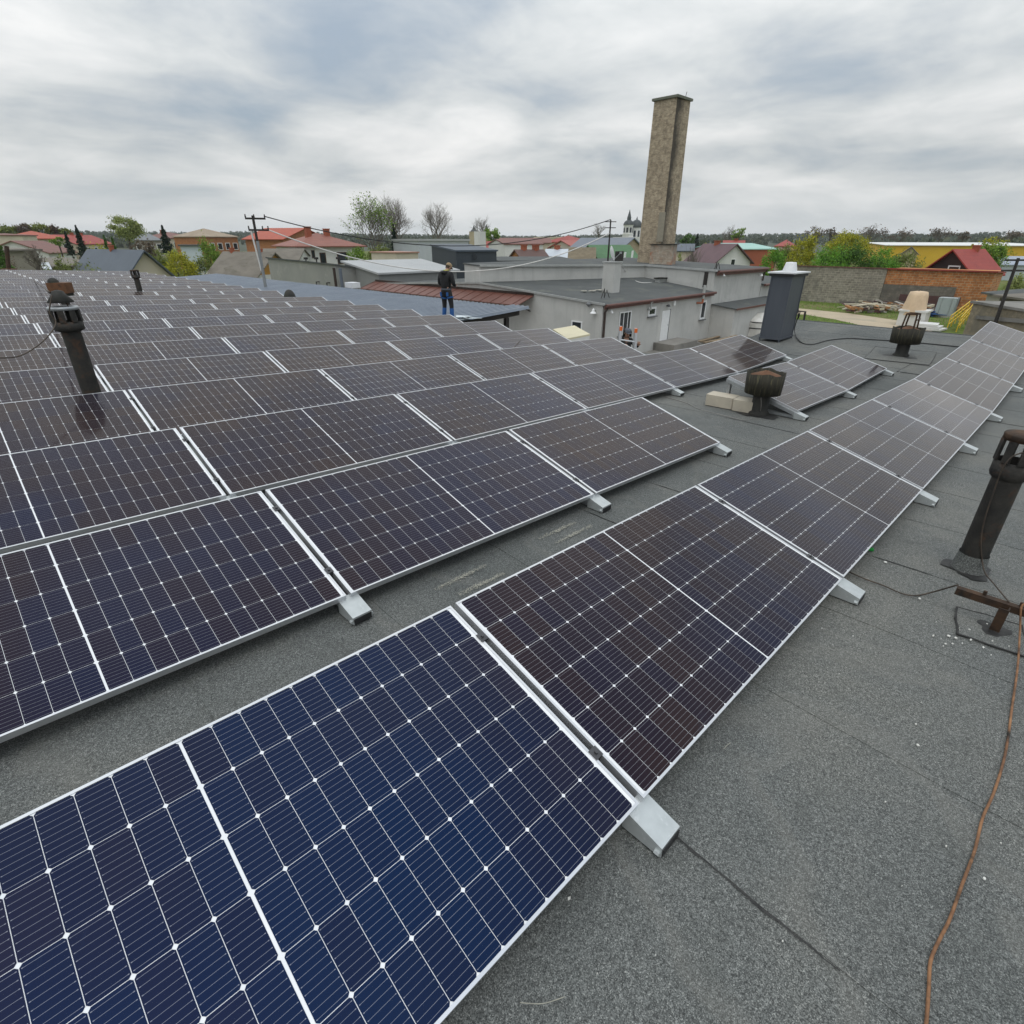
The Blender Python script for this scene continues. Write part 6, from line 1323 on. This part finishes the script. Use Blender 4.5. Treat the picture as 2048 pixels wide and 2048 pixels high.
for z in (hh*.35, hh*.62): mb = MB(); mb.lathe([(ww*1.07, z), (ww*1.07, z+.08)], N, (b0w.x+1, b0w.y, GZ)); mb.build('strap', M_CABLE, t)

# ---------------------------------------------------------------- people
SKIN = pm('skin', (.46, .27, .19), (.42, .24, .17), 8, .6); BLK = pm('black_fabric', (.012, .012, .013), (.02, .02, .021), 6, .85, bmp=.3, bscale=25); BLU = pm('work_blue', (.02, .095, .29), (.016, .075, .23), 6, .8, bmp=.3, bscale=25); GRYC = pm('grey_cap', (.10, .11, .13), (.08, .09, .11), 6, .85); TAN = pm('tan_cap', (.30, .22, .13), (.25, .18, .1), 8, .85); NEON = pm('neon_yellow', (.55, .75, .02), (.5, .68, .02), 5, .7); BOOT = pm('boot_leather', (.03, .025, .02), (.02, .017, .015), 6, .6)
def skinned(name, joints, edges, m, parent, root=0, sub=1):
    me = bpy.data.meshes.new(name); me.from_pydata([j[:3] for j in joints], edges, []); me.materials.append(m)
    o = bpy.data.objects.new(name, me); COL.objects.link(o); o.parent = parent
    o.modifiers.new('skin', 'SKIN'); o.modifiers['skin'].use_smooth_shade = True
    for i, j in enumerate(joints):
        sv = me.skin_vertices[0].data[i]; r = j[3]; sv.radius = (r, r) if not hasattr(r, '__len__') else r; sv.use_root = (i == root)
    s_ = o.modifiers.new('smooth', 'SUBSURF'); s_.levels = s_.render_levels = sub; return o
def person(label, loc, rz, pose, jacket, legs, shins, cap, collar=None, hood=False, harness=False, boots=True):
    t = thing('person', label, 'person', loc); t.rotation_euler.z = rz; J = pose; N_ = list(J)
    bones = [('pel', 'spi'), ('spi', 'che'), ('che', 'nek'), ('nek', 'hd0'), ('hd0', 'hd1'), ('hd1', 'hd2')]
    for s_ in 'LR': bones += [('che', 'sh'+s_), ('sh'+s_, 'el'+s_), ('el'+s_, 'wr'+s_), ('wr'+s_, 'pa'+s_), ('pel', 'hi'+s_), ('hi'+s_, 'kn'+s_), ('kn'+s_, 'an'+s_), ('an'+s_, 'to'+s_)]
    RAD = dict(pel=(.135, .10), spi=(.125, .095), che=(.15, .105), nek=.052, hd0=.062, hd1=(.078, .092), hd2=(.062, .072), sh=.062, el=.043, wr=.029, pa=(.042, .022), hi=.085, kn=.056, an=.040, to=.036)
    def rad(k): return RAD.get(k, RAD.get(k[:2]))
    jl = [(*J[k], rad(k)) for k in N_]; ed = [(N_.index(a), N_.index(b_)) for a, b_ in bones]
    # five fingers per hand, thumb from the side of the palm
    for s_, sg in (('L', -1), ('R', 1)):
        w, p = Vector(J['wr'+s_]), Vector(J['pa'+s_]); d = (p-w).normalized(); sd_ = d.cross(Vector((0, 0, 1))); sd_ = sd_.normalized() if sd_.length > .1 else Vector((1, 0, 0)); cu = sd_.cross(d)*-.02*sg
        for k, ln in enumerate((.062, .072, .068, .052)):
            b0_ = p + sd_*(.033-.022*k) ; m1 = b0_+d*ln*.55+cu; m2 = m1+d*ln*.35+cu*1.4; i0 = len(jl); jl += [(*m1, .010), (*m2, .008)]; ed += [(N_.index('pa'+s_), i0), (i0, i0+1)]
        th = w.lerp(p, .45)+sd_*.045*sg; t2 = th+d*.045+sd_*.012*sg; i0 = len(jl); jl += [(*th, .013), (*t2, .010)]; ed += [(N_.index('wr'+s_), i0), (i0, i0+1)]
    body = skinned('body', jl, ed, SKIN, t, N_.index('pel'), 1)
    def part(nm, keys, bn, m, k=1.25, ex={}):
        jj = [(*J[q], tuple(x*ex.get(q, k) for x in rad(q)) if hasattr(rad(q), '__len__') else rad(q)*ex.get(q, k)) for q in keys]; return skinned(nm, jj, [(keys.index(a), keys.index(b_)) for a, b_ in bn], m, t, 0, 1)
    part('jacket', ['che', 'spi', 'pel', 'nek', 'shL', 'elL', 'wrL', 'shR', 'elR', 'wrR'], [('che', 'spi'), ('spi', 'pel'), ('che', 'nek'), ('che', 'shL'), ('shL', 'elL'), ('elL', 'wrL'), ('che', 'shR'), ('shR', 'elR'), ('elR', 'wrR')], jacket, 1.52, dict(nek=1.55, wrL=1.5, wrR=1.5, pel=1.42, spi=1.42, elL=1.45, elR=1.45))
    part('trousers', ['pel', 'spi', 'hiL', 'knL', 'anL', 'hiR', 'knR', 'anR'], [('pel', 'spi'), ('pel', 'hiL'), ('hiL', 'knL'), ('knL', 'anL'), ('pel', 'hiR'), ('hiR', 'knR'), ('knR', 'anR')], legs, 1.30, dict(pel=1.16, spi=1.1))
    for s_ in 'LR':
        part('lower_leg', ['kn'+s_, 'an'+s_], [('kn'+s_, 'an'+s_)], shins, 1.52)
        if boots: part('boot', ['an'+s_, 'to'+s_], [('an'+s_, 'to'+s_)], BOOT, 1.35)
    h0, h1 = Vector(J['hd1']), Vector(J['hd2']); fw = Vector(J.get('look', (0, 1, 0))) if False else Vector((0, 1, 0)); upv = (h1-Vector(J['hd0'])).normalized(); fwd = (fw-upv*fw.dot(upv)).normalized(); rt = fwd.cross(upv)
    # face: eyes, nose, mouth, ears
    c = h0+upv*.01; mb = MB()
    for sg in (-1, 1): mb.tube([c+fwd*.085+rt*sg*.031, c+fwd*.096+rt*sg*.031], .009, 6)
    mb.build('eyes', BLK, None); e = bpy.context.scene.objects['eyes'] if False else COL.objects[-1]; e.parent = t; e.location = e.location
    mb = MB(); mb.tube([c+fwd*.088+upv*.005, c+fwd*.112-upv*.032, c+fwd*.088-upv*.038], [.008, .014, .01], 6); o2 = mb.build('nose', SKIN, None, True); o2.parent = t
    mb = MB(); mb.tube([c+fwd*.086-upv*.062-rt*.022, c+fwd*.092-upv*.064, c+fwd*.086-upv*.062+rt*.022], .006, 5); o2 = mb.build('mouth', REDB, None, True); o2.parent = t
    for sg in (-1, 1): mb = MB(); mb.tube([c+rt*sg*.078-upv*.03, c+rt*sg*.088, c+rt*sg*.078+upv*.03], [.008, .014, .009], 6); o2 = mb.build('ear', SKIN, None, True); o2.parent = t
    mb = MB(); vs = []; N = 16
    for zi, (r, z) in enumerate(((.098, .0), (.100, .035), (.086, .075), (.055, .10), (.012, .112))):
        for k in range(N): a = 6.283*k/N; vs.append(c + (rt*math.cos(a)*.92 + fwd*math.sin(a)*1.06)*r*1.04 + upv*(z+.03))
    mb.add(vs, [(i*N+k, i*N+(k+1) % N, (i+1)*N+(k+1) % N, (i+1)*N+k) for i in range(4) for k in range(N)])
    if cap is not GRYC or True: mb.slab([c+upv*.038+fwd*.085-rt*.075, c+upv*.032+fwd*.155-rt*.055, c+upv*.030+fwd*.165, c+upv*.032+fwd*.155+rt*.055, c+upv*.038+fwd*.085+rt*.075], .008)
    o2 = mb.build('cap', cap, None, True); o2.parent = t
    mb = MB(); vs = []
    for zi, (r, z) in enumerate(((.088, -.055), (.096, -.01), (.097, .03))):
        for k in range(11): a = math.pi+.45+ (math.pi-.9)*k/10; vs.append(c + (rt*math.cos(a)*.9 + fwd*math.sin(a)*1.02)*r*1.03 + upv*z)
    mb.add(vs, [(i*11+k, i*11+k+1, (i+1)*11+k+1, (i+1)*11+k) for i in range(2) for k in range(10)]); o2 = mb.build('hair', pm('brown_hair', (.06, .04, .025), (.045, .03, .02), 20, .8), None, True); o2.parent = t
    if collar or hood:
        nk = Vector(J['nek']); mb = MB(); mb.lathe([(.088, .0), (.094, .008), (.088, .016)], 18, nk+Vector((0, 0, .03))); o2 = mb.build('collar', collar or jacket, None, True); o2.parent = t
    if hood and collar:
        nk = Vector(J['nek']); mb = MB(); mb.lathe([(.06, -.05), (.115, -.03), (.13, .01), (.10, .05), (.06, .05)], 16, nk+Vector((0, -.075, -.03))); o2 = mb.build('hood', jacket, None, True); o2.parent = t
    elif hood:
        mb = MB(); vs = []
        for zi, (r, z) in enumerate(((.13, -.12), (.125, -.04), (.118, .04), (.10, .09), (.05, .125), (.01, .13))):
            for k in range(13): a = math.pi-.25+(math.pi+.5)*k/12; vs.append(c + (rt*math.cos(a) + fwd*math.sin(a)*1.05)*r + upv*z)
        mb.add(vs, [(i*13+k, i*13+k+1, (i+1)*13+k+1, (i+1)*13+k) for i in range(5) for k in range(12)]); o2 = mb.build('hood', jacket, None, True); o2.parent = t
    if harness:
        def ring(p, r1, r2, tilt=0): 
            mb = MB(); mb.lathe([(1, -.022), (1.03, 0), (1, .022)], 20, (0, 0, 0)); mb.v = [(p[0]+x*r1, p[1]+y*r2, p[2]+z+tilt*x*r1) for x, y, z in mb.v]; return mb
        o2 = ring(J['pel'], .178, .135).build('belt', BLK, None, True); o2.parent = t; o2 = ring((J['pel'][0], J['pel'][1], J['pel'][2]+.05), .186, .142).build('belt', GRYC, None, True); o2.parent = t
        for s_, sg in (('L', -1), ('R', 1)):
            hp = Vector(J['hi'+s_]).lerp(Vector(J['kn'+s_]), .38); o2 = ring(hp, .108, .108, .25*sg).build('leg_loop', BLU, None, True); o2.parent = t
        for sg in (-1, 1): mb = MB(); mb.obox(Vector(J['pel'])+Vector((sg*.14-.03, -.13, -.16)), (.06, 0, 0), (0, .04, 0), (0, 0, .12)); o2 = mb.build('tool_pouch', BLU, None); o2.parent = t
    return t
def stand(h=1.0):
    return dict(pel=(0, 0, .95), spi=(0, -.01, 1.13), che=(0, .0, 1.36), nek=(0, .03, 1.50), hd0=(0, .06, 1.555), hd1=(0, .085, 1.63), hd2=(0, .085, 1.71),
        shL=(-.18, .01, 1.42), elL=(-.25, .0, 1.13), wrL=(-.13, .24, 1.07), paL=(-.07, .31, 1.09), shR=(.18, .01, 1.42), elR=(.25, .02, 1.13), wrR=(.12, .25, 1.08), paR=(.06, .32, 1.10),
        hiL=(-.095, 0, .90), knL=(-.11, .03, .50), anL=(-.12, -.02, .09), toL=(-.15, .13, .04), hiR=(.095, 0, .90), knR=(.12, .05, .50), anR=(.14, .02, .09), toR=(.19, .16, .04))
pf_ = onplane(896, 648, corz); pf_.z = corz(pf_.x)+.045
pose = stand(); pose.update(hd0=(0, .085, 1.545), hd1=(0, .135, 1.60), hd2=(0, .165, 1.675)); k_ = 1.03; pose = {k: (v[0]*k_*1.24, v[1]*k_, v[2]*k_) for k, v in pose.items()}
person('person in black hoodie, tan cap and blue work trousers standing on the corrugated roof', pf_, -YAW+R_(-38), pose, BLK, BLK, BLU, TAN, NEON, True, True)
# step ladder and the worker on it, in the yard
DL = 16.0; hc = ond(1255, 668, DL); lc = Vector((hc.x, hc.y, GZ)); fd = Vector((FW.x, FW.y, 0)).normalized()
t = thing('step_ladder', 'aluminium step ladder with orange end caps in the yard', 'ladder', lc)
tops = [ond(1241, 660, DL-.1), ond(1271, 662, DL-.4)]; zt6 = (tops[0].z+tops[1].z)/2; ORG_ = pm('orange_plastic', (.72, .16, .03), (.64, .13, .03), 5, .5); ALU = pm('aluminium', (.55, .56, .58), (.48, .49, .5), 4, .4, .6)
legs_ = []
for i, tp in enumerate(tops):
    for sg in (-1, 1):
        ft = Vector((tp.x, tp.y, GZ+.03)) + fd*sg*1.0 + (R0*(-.15 if i == 0 else .15)); tt_ = Vector((tp.x, tp.y, zt6)) + fd*sg*.06
        mb = MB(); mb.tube([ft, tt_], .035, 6); mb.build('rail', ALU, t); legs_.append((ft, tt_))
        mb = MB(); mb.tube([tt_-Vector((0, 0, .02)), tt_+Vector((0, 0, .08))], .042, 8); mb.build('end_cap', ORG_ if sg < 0 else ALU, t)
        mb = MB(); mb.tube([ft-Vector((0, 0, .03)), ft+Vector((0, 0, .06))], .05, 8); mb.build('foot_cap', ORG_, t)
for k in range(12):
    f = (k+.7)/12.4; a = legs_[0][0].lerp(legs_[0][1], f); b_ = legs_[2][0].lerp(legs_[2][1], f); mb = MB(); mb.tube([a, b_], .022, 6); mb.build('rung', ALU, t)
pz_ = hc.z+.05-1.72
pose = stand(); pose.update(elL=(-.30, .16, 1.28), wrL=(-.22, .40, 1.36), paL=(-.20, .47, 1.40), elR=(.30, .16, 1.28), wrR=(.22, .40, 1.36), paR=(.20, .47, 1.40), knR=(.12, .20, .62), anR=(.12, .06, .30), toR=(.13, .20, .26))
wp = Vector((hc.x, hc.y, pz_)) + fd*.45 + R0*.05
person('person in dark hooded jacket and grey cap on the step ladder', wp, -YAW+math.pi+R_(12), pose, BLK, BLK, BLK, GRYC, None, True)

# ---------------------------------------------------------------- thin haze over the town
hzm = bpy.data.materials.new('thin_haze'); hzm.use_nodes = True; hzm.node_tree.nodes.clear(); g = NT(hzm.node_tree)
pv = g.n('ShaderNodeVolumePrincipled'); pv.inputs['Color'].default_value = (.80, .86, .93, 1); pv.inputs['Density'].default_value = .00013; pv.inputs['Anisotropy'].default_value = .2
ho = g.n('ShaderNodeOutputMaterial'); g.l(pv.outputs[0], ho.inputs['Volume'])
mb = MB(); mb.box(-2600, 2600, -2600, 2600, GZ-1.5, 40)
tag(mb.build('haze', hzm), 'thin pale haze over the town', 'haze', kind='stuff')
